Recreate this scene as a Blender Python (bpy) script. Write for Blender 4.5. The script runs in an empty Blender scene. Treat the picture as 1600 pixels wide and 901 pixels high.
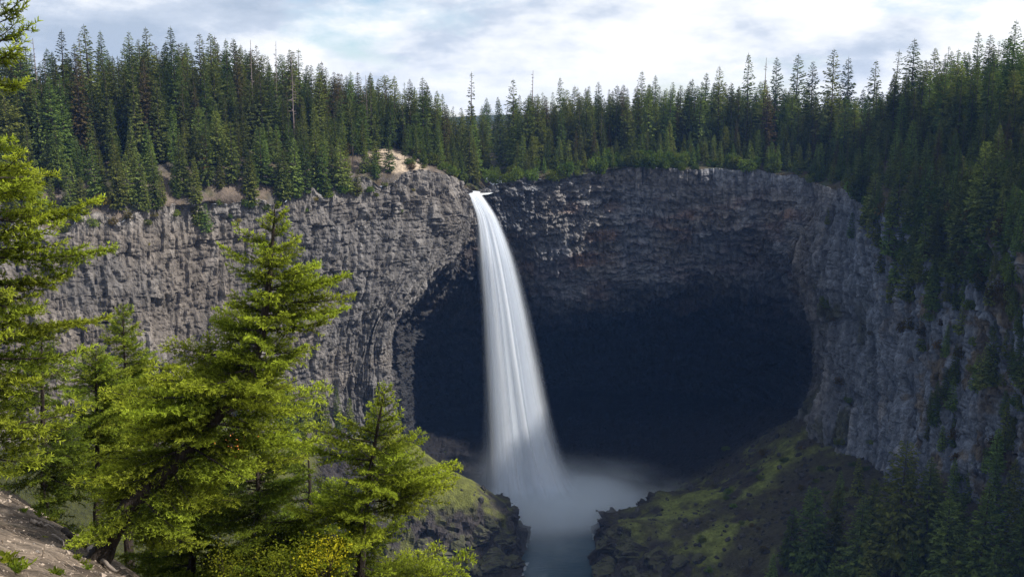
import bpy, math, random
import numpy as np
from mathutils import Vector, Matrix

# ------------------------------------------------------------------ camera, light, exposure
scene = bpy.context.scene
C = scene.collection
CAM_Z = 180.0
F_PX = 1556.0                       # focal length in photo pixels (photo 1600 wide)
PITCH = math.radians(9.5)
cam_data = bpy.data.cameras.new('camera')
cam_data.sensor_width = 36.0
cam_data.lens = F_PX / 1600.0 * 36.0
cam_data.clip_start = 0.3
cam_data.clip_end = 20000
cam = bpy.data.objects.new('camera', cam_data)
cam.location = (0, 0, CAM_Z)
cam.rotation_euler = (math.pi / 2 - PITCH, 0, 0)
C.objects.link(cam)
scene.camera = cam

SUN_EL = math.radians(43.5)
SUN_AZ = math.radians(100)           # clockwise from +Y (view direction): from the right, slightly behind us
sun_dir = Vector((math.cos(SUN_EL) * math.sin(SUN_AZ), math.cos(SUN_EL) * math.cos(SUN_AZ), math.sin(SUN_EL)))
sl = bpy.data.lights.new('sun', 'SUN')
sl.energy = 4.9
sl.angle = math.radians(0.9)
sl.color = (1.0, 0.93, 0.82)
sun = bpy.data.objects.new('sun', sl)
sun.rotation_euler = sun_dir.to_track_quat('Z', 'Y').to_euler()
sun.location = (200, -100, 500)
C.objects.link(sun)

scene.view_settings.view_transform = 'Standard'
scene.view_settings.look = 'None'
scene.view_settings.exposure = 0.5
scene.view_settings.gamma = 1.0
scene.view_settings.use_curve_mapping = False
scene.cycles.use_denoising = True
scene.cycles.transparent_max_bounces = 48
scene.cycles.max_bounces = 8
scene.cycles.diffuse_bounces = 3
scene.cycles.volume_bounces = 4
scene.cycles.volume_step_rate = 2.0


class NT:
    """small helper for building node trees"""
    def __init__(self, tree):
        self.t = tree
        tree.nodes.clear()

    def n(self, typ, **kw):
        nd = self.t.nodes.new(typ)
        for k, v in kw.items():
            if k.startswith('i_'):
                key = k[2:].replace('_', ' ')
                nd.inputs[key].default_value = v
            elif k.startswith('n_'):
                nd.inputs[int(k[2:])].default_value = v
            else:
                setattr(nd, k, v)
        return nd

    def l(self, a, b):
        self.t.links.new(a, b)

    def math(self, op, a, b=None, clamp=False):
        nd = self.t.nodes.new('ShaderNodeMath')
        nd.operation = op
        nd.use_clamp = clamp
        for k, v in enumerate((a, b)):
            if v is None:
                continue
            if isinstance(v, (int, float)):
                nd.inputs[k].default_value = v
            else:
                self.l(v, nd.inputs[k])
        return nd.outputs[0]

    def ramp(self, fac, stops, interp='LINEAR'):
        nd = self.t.nodes.new('ShaderNodeValToRGB')
        cr = nd.color_ramp
        cr.interpolation = interp
        while len(cr.elements) < len(stops):
            cr.elements.new(0.5)
        for e, (p, c) in zip(cr.elements, stops):
            e.position = p
            if isinstance(c, (int, float)):
                c = (c, c, c)
            e.color = (*c, 1)
        self.l(fac, nd.inputs[0])
        return nd.outputs[0]

    def mix(self, fac, a, b, mode='MIX'):
        nd = self.t.nodes.new('ShaderNodeMix')
        nd.data_type = 'RGBA'
        nd.blend_type = mode
        for idx, v in ((0, fac), (6, a), (7, b)):
            if isinstance(v, (int, float)):
                nd.inputs[idx].default_value = v
            elif isinstance(v, tuple):
                nd.inputs[idx].default_value = (*v, 1)
            else:
                self.l(v, nd.inputs[idx])
        return nd.outputs[2]


# ------------------------------------------------------------------ world: Nishita sky with broken cloud
world = bpy.data.worlds.new('World')
scene.world = world
world.use_nodes = True
w = NT(world.node_tree)
SKY = 0.10
sky = w.n('ShaderNodeTexSky', sky_type='NISHITA', sun_disc=False)
sky.sun_elevation = SUN_EL
sky.sun_rotation = SUN_AZ
sky.altitude = 900
sky.air_density = 1.0
sky.dust_density = 0.6
tc = w.n('ShaderNodeTexCoord')
sep = w.n('ShaderNodeSeparateXYZ')
w.l(tc.outputs['Generated'], sep.inputs[0])
zz = w.math('MAXIMUM', sep.outputs[2], 0.0)
den = w.math('ADD', w.math('MULTIPLY', zz, 0.0), 1.0)
cx = w.math('DIVIDE', sep.outputs[0], den)
cy = w.math('DIVIDE', sep.outputs[1], den)
comb = w.n('ShaderNodeCombineXYZ')
w.l(cx, comb.inputs[0]); w.l(cy, comb.inputs[1]); w.l(w.math('MULTIPLY', zz, 2.6), comb.inputs[2])
mp = w.n('ShaderNodeMapping')
mp.inputs['Location'].default_value = (3.1, 0.4, 0.0)
w.l(comb.outputs[0], mp.inputs[0])
cov = w.n('ShaderNodeTexNoise', i_Scale=4.6, i_Detail=12.0, i_Roughness=0.60, i_Distortion=0.0)
w.l(mp.outputs[0], cov.inputs['Vector'])
mp2 = w.n('ShaderNodeMapping')
mp2.inputs['Location'].default_value = (7.7, 2.2, 1.0)
w.l(comb.outputs[0], mp2.inputs[0])
shd = w.n('ShaderNodeTexNoise', i_Scale=5.2, i_Detail=12.0, i_Roughness=0.58, i_Distortion=0.0)
w.l(mp2.outputs[0], shd.inputs['Vector'])
side = w.math('MULTIPLY', w.math('ADD', sep.outputs[0], 0.0), 0.30)      # clouds brighter towards the sun
shv = w.math('ADD', shd.outputs[0], side)
cloud_col = w.ramp(shv, [(0.30, (0.42, 0.50, 0.62)), (0.40, (0.56, 0.63, 0.74)), (0.46, (0.77, 0.81, 0.87)), (0.53, (0.94, 0.95, 0.97))])
cover = w.ramp(w.math('ADD', cov.outputs[0], w.math('MULTIPLY', sep.outputs[0], 0.0)), [(0.33, 0.0), (0.46, 1.0)])
cl = w.n('ShaderNodeVectorMath', operation='SCALE')
w.l(cloud_col, cl.inputs[0]); cl.inputs['Scale'].default_value = 0.83 / SKY
skyb = w.n('ShaderNodeVectorMath', operation='SCALE')
w.l(sky.outputs[0], skyb.inputs[0]); skyb.inputs['Scale'].default_value = 1.0
col = w.mix(cover, skyb.outputs[0], cl.outputs[0])
bg = w.n('ShaderNodeBackground', i_Strength=SKY)
w.l(col, bg.inputs[0])
wo = w.n('ShaderNodeOutputWorld')
w.l(bg.outputs[0], wo.inputs[0])


# ------------------------------------------------------------------ pixel <-> world (to set real places out from the photo)
CP, SP = math.cos(PITCH), math.sin(PITCH)

def ray(px, py):
    a = (px - 800.0) / F_PX
    b = (450.5 - py) / F_PX
    return np.array([a, CP + b * SP, -SP + b * CP])

def P(px, py, Y):
    d = ray(px, py)
    return d / d[1] * Y + np.array([0, 0, CAM_Z])

def on_z(px, py, z):
    d = ray(px, py)
    return d * ((z - CAM_Z) / d[2]) + np.array([0, 0, CAM_Z])

def project(p):
    p = np.asarray(p, float).reshape(-1, 3)
    y, z = p[:, 1], p[:, 2] - CAM_Z
    depth = y * CP - z * SP
    up = y * SP + z * CP
    dd = np.where(depth > 0.05, depth, 1e9)
    return 800 + F_PX * p[:, 0] / dd, 450.5 - F_PX * up / dd, depth


# ------------------------------------------------------------------ numpy noise
def _hash(ix, iy, iz, seed=0):
    h = (ix.astype(np.int64) * 374761393 + iy.astype(np.int64) * 668265263 + iz.astype(np.int64) * 2147483647 % 1274126177 + seed * 974634777) & 0xffffffff
    h = ((h ^ (h >> 13)) * 1274126177) & 0xffffffff
    h = ((h ^ (h >> 16)) * 2246822519) & 0xffffffff
    h = (h ^ (h >> 15)) & 0xffffffff
    return h.astype(np.float64) / 4294967296.0

def hash2(i, j, seed=0):
    return _hash(np.floor(i), np.floor(j), np.zeros_like(np.asarray(i, float)) + 7, seed)

def noise3(p, seed=0):
    """value noise in -1..1"""
    p = np.asarray(p, float)
    i = np.floor(p); f = p - i
    u = f * f * f * (f * (f * 6 - 15) + 10)
    r = 0
    for dx in (0, 1):
        wx = u[..., 0] if dx else 1 - u[..., 0]
        for dy in (0, 1):
            wy = u[..., 1] if dy else 1 - u[..., 1]
            for dz in (0, 1):
                wz = u[..., 2] if dz else 1 - u[..., 2]
                r = r + wx * wy * wz * _hash(i[..., 0] + dx, i[..., 1] + dy, i[..., 2] + dz, seed)
    return r * 2 - 1

def fbm(p, oct=4, seed=0, gain=0.5):
    r = 0; a = 1.0; s = 0
    p = np.asarray(p, float)
    for k in range(oct):
        r = r + a * noise3(p * (2.03 ** k) + k * 17.3, seed + k)
        s += a; a *= gain
    return r / s

def smooth(a, b, x):
    t = np.clip((x - a) / (b - a), 0, 1)
    return t * t * (3 - 2 * t)

def v3(x, y, z):
    return np.stack([x, y, z], -1)


# ------------------------------------------------------------------ mesh helpers
def mesh_np(name, verts, faces, mats, face_mat=None, col=None, shade=False, uv=None):
    """verts (n,3); faces int array (m,3) or (m,4) ; col (n,3) vertex colour named tint"""
    me = bpy.data.meshes.new(name)
    verts = np.asarray(verts, np.float32); faces = np.asarray(faces, np.int32)
    n, m, k = len(verts), len(faces), faces.shape[1]
    me.vertices.add(n); me.vertices.foreach_set('co', verts.ravel())
    me.loops.add(m * k); me.loops.foreach_set('vertex_index', faces.ravel())
    me.polygons.add(m)
    me.polygons.foreach_set('loop_start', np.arange(0, m * k, k, dtype=np.int32))
    me.polygons.foreach_set('loop_total', np.full(m, k, np.int32))
    if not isinstance(mats, (list, tuple)):
        mats = [mats]
    for x in mats:
        me.materials.append(x)
    if face_mat is not None:
        me.polygons.foreach_set('material_index', np.asarray(face_mat, np.int32))
    me.polygons.foreach_set('use_smooth', np.full(m, bool(shade)))
    me.update(calc_edges=True)
    if col is not None:
        a = me.color_attributes.new('tint', 'FLOAT_COLOR', 'POINT')
        c4 = np.ones((n, 4), np.float32); c4[:, :3] = col
        a.data.foreach_set('color', c4.ravel())
    if uv is not None:
        ul = me.uv_layers.new(name='UVMap')
        ul.data.foreach_set('uv', np.asarray(uv, np.float32)[faces.ravel()].ravel())
    return me

def grid_faces(nu, nv):
    i = np.arange((nu - 1) * (nv - 1))
    a = (i // (nv - 1)) * nv + i % (nv - 1)
    return np.stack([a, a + nv, a + nv + 1, a + 1], -1)

def link(name, data, parent=None, loc=(0, 0, 0)):
    o = bpy.data.objects.new(name, data)
    C.objects.link(o)
    o.location = loc
    if parent is not None:
        o.parent = parent
    return o

def tag(o, label=None, cat=None, group=None, kind=None):
    if label: o['label'] = label
    if cat: o['category'] = cat
    if group: o['group'] = group
    if kind: o['kind'] = kind
    return o

def tube(pts, radii, sides=8, jitter=0.0, seed=0):
    """tapered tube along a polyline -> verts, quad faces"""
    pts = np.asarray(pts, float); n = len(pts)
    rng = np.random.RandomState(seed)
    tan = np.gradient(pts, axis=0)
    tan /= np.linalg.norm(tan, axis=1)[:, None] + 1e-9
    ref = np.array([0, 0, 1.0]) if abs(tan[0][2]) < 0.8 else np.array([1.0, 0, 0])
    a = np.cross(tan, ref); a /= np.linalg.norm(a, axis=1)[:, None] + 1e-9
    b = np.cross(tan, a)
    th = np.linspace(0, 2 * np.pi, sides, endpoint=False)
    r = np.asarray(radii, float)[:, None] * (1 + jitter * rng.uniform(-1, 1, (n, sides)))
    v = pts[:, None, :] + r[..., None] * (np.cos(th)[None, :, None] * a[:, None, :] + np.sin(th)[None, :, None] * b[:, None, :])
    f = []
    for i in range(n - 1):
        for j in range(sides):
            k = (j + 1) % sides
            f.append((i * sides + j, i * sides + k, (i + 1) * sides + k, (i + 1) * sides + j))
    return v.reshape(-1, 3), np.array(f)

def tubes_join(parts):
    V, Fc, o = [], [], 0
    for v, f in parts:
        V.append(v); Fc.append(f + o); o += len(v)
    return np.concatenate(V), np.concatenate(Fc)


# ------------------------------------------------------------------ materials
def rock_material(name, rough=0.9, bump=0.6, fine=1.0, moss=0.0, mosscol=(0.05, 0.06, 0.012)):
    m = bpy.data.materials.new(name); m.use_nodes = True
    t = NT(m.node_tree)
    at = t.n('ShaderNodeAttribute', attribute_name='tint')
    geo = t.n('ShaderNodeNewGeometry')
    tcn = t.n('ShaderNodeTexCoord')
    mpn = t.n('ShaderNodeMapping'); mpn.inputs['Scale'].default_value = (1, 1, 0.55)
    t.l(tcn.outputs['Object'], mpn.inputs[0])
    n1 = t.n('ShaderNodeTexNoise', i_Scale=0.55 * fine, i_Detail=8.0, i_Roughness=0.65)
    t.l(mpn.outputs[0], n1.inputs['Vector'])
    n2 = t.n('ShaderNodeTexNoise', i_Scale=3.0 * fine, i_Detail=5.0, i_Roughness=0.7)
    t.l(mpn.outputs[0], n2.inputs['Vector'])
    vr = t.n('ShaderNodeTexVoronoi', feature='DISTANCE_TO_EDGE', i_Scale=0.85 * fine)
    t.l(mpn.outputs[0], vr.inputs['Vector'])
    f1 = t.ramp(n1.outputs[0], [(0.3, 0.55), (0.7, 1.45)])
    f2 = t.ramp(n2.outputs[0], [(0.3, 0.75), (0.7, 1.25)])
    c = t.mix(1.0, at.outputs['Color'], f1, 'MULTIPLY')
    c = t.mix(1.0, c, f2, 'MULTIPLY')
    if moss > 0:
        nz = t.n('ShaderNodeSeparateXYZ'); t.l(geo.outputs['Normal'], nz.inputs[0])
        mm = t.math('ADD', nz.outputs[2], t.math('MULTIPLY', n1.outputs[0], 0.9))
        mf = t.ramp(mm, [(0.95, 0.0), (1.2, moss)])
        mc = t.mix(n2.outputs[0], tuple(x * 0.6 for x in mosscol), tuple(x * 1.6 for x in mosscol))
        c = t.mix(mf, c, mc)
    b1 = t.n('ShaderNodeBump', i_Strength=bump, i_Distance=1.2 / fine)
    hh = t.math('ADD', t.math('MULTIPLY', n1.outputs[0], 1.0), t.math('MULTIPLY', n2.outputs[0], 0.35))
    hh = t.math('ADD', hh, t.math('MULTIPLY', t.math('MINIMUM', vr.outputs[0], 0.25), 1.2))
    t.l(hh, b1.inputs['Height'])
    p = t.n('ShaderNodeBsdfPrincipled', i_Roughness=rough)
    p.inputs['Specular IOR Level'].default_value = 0.25
    t.l(c, p.inputs['Base Color']); t.l(b1.outputs[0], p.inputs['Normal'])
    o = t.n('ShaderNodeOutputMaterial'); t.l(p.outputs[0], o.inputs[0])
    return m

def foliage_material(name, dark, light, vary=0.35, trans=0.3, scale=0.6, tipattr=False, hue=0.02):
    m = bpy.data.materials.new(name); m.use_nodes = True
    t = NT(m.node_tree)
    oi = t.n('ShaderNodeObjectInfo')
    tcn = t.n('ShaderNodeTexCoord')
    n1 = t.n('ShaderNodeTexNoise', i_Scale=scale, i_Detail=3.0, i_Roughness=0.6)
    t.l(tcn.outputs['Object'], n1.inputs['Vector'])
    f = t.ramp(n1.outputs[0], [(0.35, 0.0), (0.65, 1.0)])
    if tipattr:
        at = t.n('ShaderNodeAttribute', attribute_name='tint')
        sp = t.n('ShaderNodeSeparateColor'); t.l(at.outputs['Color'], sp.inputs[0])
        f = t.math('MULTIPLY', t.math('ADD', t.math('MULTIPLY', f, 0.5), 0.6), sp.outputs[0], clamp=True)
    c = t.mix(f, dark, light)
    hs = t.n('ShaderNodeHueSaturation')
    t.l(c, hs.inputs['Color'])
    t.l(t.math('ADD', t.math('MULTIPLY', t.math('SUBTRACT', oi.outputs['Random'], 0.5), hue * 2), 0.5), hs.inputs['Hue'])
    t.l(t.math('ADD', t.math('MULTIPLY', t.math('FRACT', t.math('MULTIPLY', oi.outputs['Random'], 7.31)), vary * 2), 1 - vary), hs.inputs['Value'])
    d = t.n('ShaderNodeBsdfDiffuse', i_Roughness=0.5); t.l(hs.outputs[0], d.inputs[0])
    tr = t.n('ShaderNodeBsdfTranslucent')
    hc = t.mix(1.0, hs.outputs[0], (1.15, 1.2, 0.5), 'MULTIPLY')
    t.l(hc, tr.inputs[0])
    mx = t.n('ShaderNodeMixShader'); mx.inputs[0].default_value = trans
    t.l(d.outputs[0], mx.inputs[1]); t.l(tr.outputs[0], mx.inputs[2])
    o = t.n('ShaderNodeOutputMaterial'); t.l(mx.outputs[0], o.inputs[0])
    return m

def plain_material(name, colr, rough=0.85, vary=0.3, scale=4.0, bump=0.3, dist=0.02, stretch=(1, 1, 1)):
    m = bpy.data.materials.new(name); m.use_nodes = True
    t = NT(m.node_tree)
    tcn = t.n('ShaderNodeTexCoord')
    mpn = t.n('ShaderNodeMapping'); mpn.inputs['Scale'].default_value = stretch
    t.l(tcn.outputs['Object'], mpn.inputs[0])
    n1 = t.n('ShaderNodeTexNoise', i_Scale=scale, i_Detail=7.0, i_Roughness=0.65)
    t.l(mpn.outputs[0], n1.inputs['Vector'])
    c = t.mix(t.ramp(n1.outputs[0], [(0.3, 0.0), (0.7, 1.0)]), tuple(x * (1 - vary) for x in colr), tuple(x * (1 + vary) for x in colr))
    b = t.n('ShaderNodeBump', i_Strength=bump, i_Distance=dist); t.l(n1.outputs[0], b.inputs['Height'])
    p = t.n('ShaderNodeBsdfPrincipled', i_Roughness=rough); p.inputs['Specular IOR Level'].default_value = 0.2
    t.l(c, p.inputs['Base Color']); t.l(b.outputs[0], p.inputs['Normal'])
    o = t.n('ShaderNodeOutputMaterial'); t.l(p.outputs[0], o.inputs[0])
    return m

M_cliff = rock_material('basalt_cliff', bump=0.7)
M_floor = rock_material('canyon_ground', bump=0.8, fine=1.3)
M_plateau = rock_material('plateau_soil', bump=0.6, fine=1.5)
M_near = rock_material('dirt_bank', bump=0.7, fine=9.0)
M_mossrock = rock_material('mossy_rock', bump=0.9, fine=1.6, moss=0.45, mosscol=(0.065, 0.072, 0.02))
M_boulder = rock_material('boulder_rock', bump=0.6, fine=2.0)
M_bark_far = plain_material('far_bark', (0.07, 0.055, 0.045), scale=1.5)
M_snag = plain_material('dead_wood', (0.16, 0.13, 0.12), scale=1.5)
M_bark = plain_material('bark', (0.032, 0.025, 0.021), scale=11, bump=1.0, dist=0.12, stretch=(1, 1, 0.22), vary=0.7)
M_needles_far = foliage_material('far_needles', (0.036, 0.052, 0.018), (0.145, 0.175, 0.045), vary=0.5, trans=0.28, scale=0.5, hue=0.03)
M_young_far = foliage_material('young_far_needles', (0.060, 0.085, 0.024), (0.20, 0.245, 0.060), vary=0.4, trans=0.3, scale=0.6, hue=0.03)
M_brown_far = foliage_material('brown_needles', (0.06, 0.048, 0.024), (0.13, 0.105, 0.045), vary=0.3, trans=0.25, scale=0.6)
M_leaves_far = foliage_material('far_leaves', (0.06, 0.085, 0.018), (0.15, 0.20, 0.035), vary=0.35, trans=0.3, scale=0.5, hue=0.03)
M_autumn_far = foliage_material('autumn_leaves', (0.16, 0.15, 0.02), (0.38, 0.33, 0.04), vary=0.2, trans=0.35, scale=0.8)
M_ochre = foliage_material('ochre_leaves', (0.05, 0.04, 0.012), (0.12, 0.085, 0.02), vary=0.3, trans=0.25, scale=0.8)

# ------------------------------------------------------------------ the canyon walls: one sheet, rim to foot
# each column: nine (px, py, Y) stations from rim to foot; ('w', x, y, z) is a plain world point
RIV = 8.0                                           # river level
cols = [
 [('w', -420, 60, 150 - 20 * k) for k in range(9)],
 [('w', -330, 180, 152 - 20 * k) for k in range(9)],
 [(-500, 345 + 75 * k, 290 - 1 * k) for k in range(9)],
 [(-120, 345, 300), (-120, 400, 297), (-118, 450, 294), (-116, 510, 291), (-114, 570, 288), (-110, 630, 284), (-105, 690, 278), (-100, 760, 268), (-95, 860, 250)],
 [(150, 345, 322), (150, 400, 319), (152, 450, 316), (154, 510, 313), (156, 570, 310), (158, 630, 305), (160, 690, 298), (162, 760, 288), (165, 860, 270)],
 [(350, 318, 350), (350, 380, 348), (350, 440, 346), (350, 500, 343), (352, 560, 340), (354, 620, 336), (356, 680, 330), (358, 750, 320), (360, 850, 300)],
 [(520, 296, 382), (515, 350, 380), (508, 410, 378), (500, 470, 376), (492, 530, 373), (488, 590, 370), (488, 650, 366), (490, 720, 360), (495, 800, 345)],
 [(640, 272, 404), (632, 335, 402), (615, 400, 399), (590, 465, 394), (568, 525, 389), (558, 590, 386), (560, 650, 384), (575, 720, 380), (590, 800, 370)],
 [(712, 280, 424), (722, 335, 424), (705, 395, 417), (655, 445, 406), (607, 500, 397), (600, 570, 393), (602, 640, 391), (612, 710, 388), (630, 800, 380)],
 [(733, 296, 438), (742, 345, 446), (728, 400, 448), (676, 450, 442), (622, 505, 436), (609, 575, 432), (611, 645, 432), (620, 715, 432), (640, 800, 425)],
 [(752, 300, 446), (758, 345, 456), (756, 400, 470), (730, 455, 492), (690, 515, 512), (664, 580, 524), (662, 650, 526), (672, 720, 515), (690, 810, 490)],
 [(790, 286, 455), (797, 355, 465), (801, 425, 480), (794, 482, 505), (777, 530, 542), (758, 580, 560), (756, 650, 562), (765, 720, 548), (780, 810, 515)],
 [(850, 276, 464), (853, 360, 472), (856, 432, 484), (858, 488, 499), (852, 535, 572), (845, 580, 598), (842, 650, 588), (845, 720, 570), (850, 810, 530)],
 [(950, 267, 472), (950, 330, 477), (953, 418, 486), (955, 472, 498), (955, 525, 578), (952, 580, 605), (950, 650, 598), (950, 720, 575), (945, 810, 530)],
 [(1080, 262, 474), (1081, 330, 478), (1084, 390, 486), (1090, 452, 496), (1095, 515, 566), (1096, 580, 592), (1092, 650, 580), (1085, 720, 555), (1070, 800, 515)],
 [(1190, 268, 464), (1194, 330, 466), (1184, 390, 474), (1194, 450, 486), (1214, 515, 530), (1220, 580, 546), (1212, 645, 530), (1200, 710, 508), (1180, 780, 475)],
 [(1246, 278, 450), (1248, 335, 450), (1222, 395, 458), (1242, 450, 463), (1274, 515, 472), (1279, 580, 476), (1258, 640, 468), (1226, 700, 452), (1220, 770, 430)],
 [(1285, 290, 430), (1286, 345, 428), (1274, 400, 428), (1281, 455, 427), (1295, 515, 425), (1296, 580, 420), (1279, 640, 414), (1265, 700, 404), (1250, 770, 390)],
 [(1340, 300, 400), (1340, 360, 398), (1340, 420, 396), (1344, 480, 394), (1348, 540, 391), (1348, 600, 387), (1345, 660, 384), (1340, 720, 379), (1335, 800, 373)],
 [(1410, 315, 360), (1412, 370, 356), (1416, 430, 352), (1420, 490, 348), (1422, 550, 345), (1422, 610, 341), (1421, 670, 338), (1418, 740, 334), (1414, 830, 328)],
 [(1500, 335, 315), (1505, 390, 310), (1512, 450, 304), (1518, 510, 300), (1522, 570, 297), (1524, 630, 294), (1523, 690, 291), (1521, 770, 286), (1518, 880, 280)],
 [(1615, 360, 270), (1622, 420, 264), (1630, 480, 259), (1636, 545, 255), (1640, 610, 252), (1642, 675, 250), (1642, 740, 248), (1641, 830, 244), (1640, 950, 240)],
 [(1850, 400, 215), (1860, 470, 211), (1870, 540, 208), (1880, 620, 204), (1885, 700, 200), (1888, 790, 195), (1890, 880, 190), (1890, 990, 180), (1885, 1130, 165)],
 [('w', 190, 130, 155 - 19 * k) for k in range(9)],
 [('w', 260, -40, 155 - 19 * k) for k in range(9)],
]
net = np.array([[(np.array(q[1:]) if q[0] == 'w' else P(*q)) for q in c] for c in cols], float)
NC = len(cols)

# plateau behind the rim: outward offsets (m) and rise above the rim, by column class
OUT = [2.5, 9, 22, 45, 90, 180, 420, 1200]
RISE = {
 'left':  [1.5, 7, 15, 21, 23, 24, 26, 30],
 'leftb': [0.8, 3, 8, 11, 12, 13, 15, 20],
 'mid':   [0.6, 2, 3.5, 5, 6, 7, 10, 22],
 'right': [2.0, 7, 15, 22, 25, 26, 28, 34],
}
cls = ['left'] * 6 + ['left', 'leftb', 'leftb', 'mid'] + ['mid'] * 7 + ['mid', 'right', 'right', 'right', 'right', 'right', 'right', 'right']
focus = np.array([0.0, 250.0])
outdir = []
for c in range(NC):
    a = net[max(c - 1, 0), 0, :2]; b = net[min(c + 1, NC - 1), 0, :2]
    tdir = (b - a) / np.linalg.norm(b - a)
    nrm = np.array([-tdir[1], tdir[0]])
    rad = net[c, 0, :2] - focus; rad /= np.linalg.norm(rad)
    if nrm @ rad < 0: nrm = -nrm
    d = rad * 0.75 + nrm * 0.25
    outdir.append(d / np.linalg.norm(d))
outdir = np.array(outdir)

def catmull(pts, n_per):
    """pts (N, ..., 3) -> dense along axis 0; n_per: samples for each segment"""
    N = len(pts); out = []
    for i in range(N - 1):
        p0 = pts[max(i - 1, 0)]; p1 = pts[i]; p2 = pts[i + 1]; p3 = pts[min(i + 2, N - 1)]
        if i == 0: p0 = 2 * p1 - p2
        if i == N - 2: p3 = 2 * p2 - p1
        tt = np.linspace(0, 1, n_per[i], endpoint=False)
        if i == N - 2: tt = np.append(tt, 1.0)
        for t in tt:
            out.append(0.5 * ((2 * p1) + (-p0 + p2) * t + (2 * p0 - 5 * p1 + 4 * p2 - p3) * t * t + (-p0 + 3 * p1 - 3 * p2 + p3) * t ** 3))
    return np.array(out)

seg = np.linalg.norm(np.diff(net[:, 3], axis=0), axis=1)
n_per = []
for i in range(NC - 1):
    off = i < 2 or i >= NC - 3
    n_per.append(int(max(4, seg[i] / (6.0 if off else 0.62))))
dense_u = catmull(net, n_per)                       # (U, 9, 3)
rows_per = [44, 44, 44, 44, 40, 36, 30, 22]
wall = np.swapaxes(catmull(np.swapaxes(dense_u, 0, 1), rows_per), 0, 1)    # (U, V, 3)
U, V = wall.shape[:2]
ucol = np.concatenate([np.linspace(i, i + 1, n_per[i], endpoint=False) for i in range(NC - 1)] + [[NC - 1.0]])   # column coordinate 0..NC-1
vrow = np.concatenate([np.linspace(i, i + 1, rows_per[i], endpoint=False) for i in range(8)] + [[8.0]])
arc = np.concatenate([[0], np.cumsum(np.linalg.norm(np.diff(wall[:, V // 3], axis=0), axis=1))])

def grid_normals(g):
    du = np.gradient(g, axis=0); dv = np.gradient(g, axis=1)
    n = np.cross(du, dv)
    n /= np.linalg.norm(n, axis=-1)[..., None] + 1e-9
    return n
wn = grid_normals(wall)
cen = np.array([0, 250.0, 90.0])
if np.mean(np.sum(wn * (cen - wall), -1)) < 0: wn = -wn     # towards the open canyon

S = np.repeat(arc[:, None], V, 1)
Z = wall[..., 2]
UC = np.repeat(ucol[:, None], V, 1)
VR = np.repeat(vrow[None, :], U, 0)
seen = smooth(1.5, 2.5, UC) * (1 - smooth(21.5, 22.5, UC))
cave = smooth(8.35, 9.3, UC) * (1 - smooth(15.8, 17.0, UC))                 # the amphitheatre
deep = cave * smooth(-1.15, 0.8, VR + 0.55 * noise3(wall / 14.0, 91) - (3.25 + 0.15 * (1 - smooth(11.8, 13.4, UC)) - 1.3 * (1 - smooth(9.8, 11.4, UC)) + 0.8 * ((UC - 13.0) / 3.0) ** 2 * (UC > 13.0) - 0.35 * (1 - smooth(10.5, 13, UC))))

warp1 = noise3(wall / 9.0, 3); warp2 = noise3(wall / 22.0, 4); warp3 = noise3(wall / 4.0, 5)
big = fbm(wall / 48.0, 3, 11) * 5.0 + fbm(wall / 16.0, 3, 12) * 3.0

ZB = Z + 15.0 * cave * np.clip((UC - 12.5) / 4.0, -1, 1) ** 2 * smooth(0.3, 2.0, VR)
def blocks(wd, ht, seed, wob=0.16, round_=0.35):
    """rock blocks in a brick-like but irregular layout: relief and random tint"""
    zz_ = ZB / ht + warp2 * 0.45 + warp1 * 0.22 + 31.7 * seed
    j = np.floor(zz_)
    so = hash2(j, j * 0 + seed, 5) * 9.0
    ss = S / wd + warp1 * wob + warp3 * wob * 0.6 + so
    i = np.floor(ss)
    r = hash2(i, j, seed)
    f = ss - i; g = zz_ - j
    edge = np.minimum(np.minimum(f, 1 - f) / 0.22, 1) * (0.6 + 0.4 * np.minimum(np.minimum(g, 1 - g) / 0.12, 1))
    return (r - 0.5) + round_ * (edge - 0.8), r, edge

c1, r1, e1 = blocks(7.5, 19.0, 21)
c2, r2, e2 = blocks(2.5, 13.0, 22)
c3, r3, e3 = blocks(1.35, 7.0, 23)
l1, q1, g1 = blocks(14.0, 3.6, 24)            # bedding
l2, q2, g2 = blocks(5.0, 1.7, 25)
l3, q3, g3 = blocks(2.2, 0.9 * 1.2, 26)
# columnar tiers: well-formed columns in a band under the rim, bedded lava below
tier = smooth(-0.1, 0.35, noise3(v3(S / 60.0, Z / 17.0, Z * 0), 41) + 0.25 * warp1 + 0.25 + 0.5 * (1 - cave))
tier = tier * (1 - 0.85 * cave * smooth(0.5, 1.2, VR + 0.4 * warp2))
rightw = smooth(16.5, 18.0, UC)
tier = np.clip(tier + rightw * 0.5, 0, 1)
colr_ = c1 * 1.6 + c2 * 1.5 + c3 * 0.9
bed = l1 * (0.4 + 1.7 * cave) + l2 * (0.7 + 1.0 * cave) + c2 * 0.6 * (1 - 0.7 * cave) + l3 * (0.8 + 0.5 * cave) + c2 * 0.9 + c3 * 0.5
rough = (np.abs(noise3(wall / v3(3.1, 3.1, 4.5), 51)) - 0.3) * 1.5 + (np.abs(noise3(wall / 1.5, 52)) - 0.3) * 0.9
disp = big + tier * colr_ + (1 - tier) * bed + rough
# the lip is a smooth notch; keep the rim edge close to the plan
disp *= seen * smooth(0.0, 0.25, VR + 0.15) * (1 - 0.8 * np.exp(-((UC - 9.4) / 0.5) ** 2) * (1 - smooth(0.3, 1.0, VR)))
wallD = wall + wn * disp[..., None]
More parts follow.
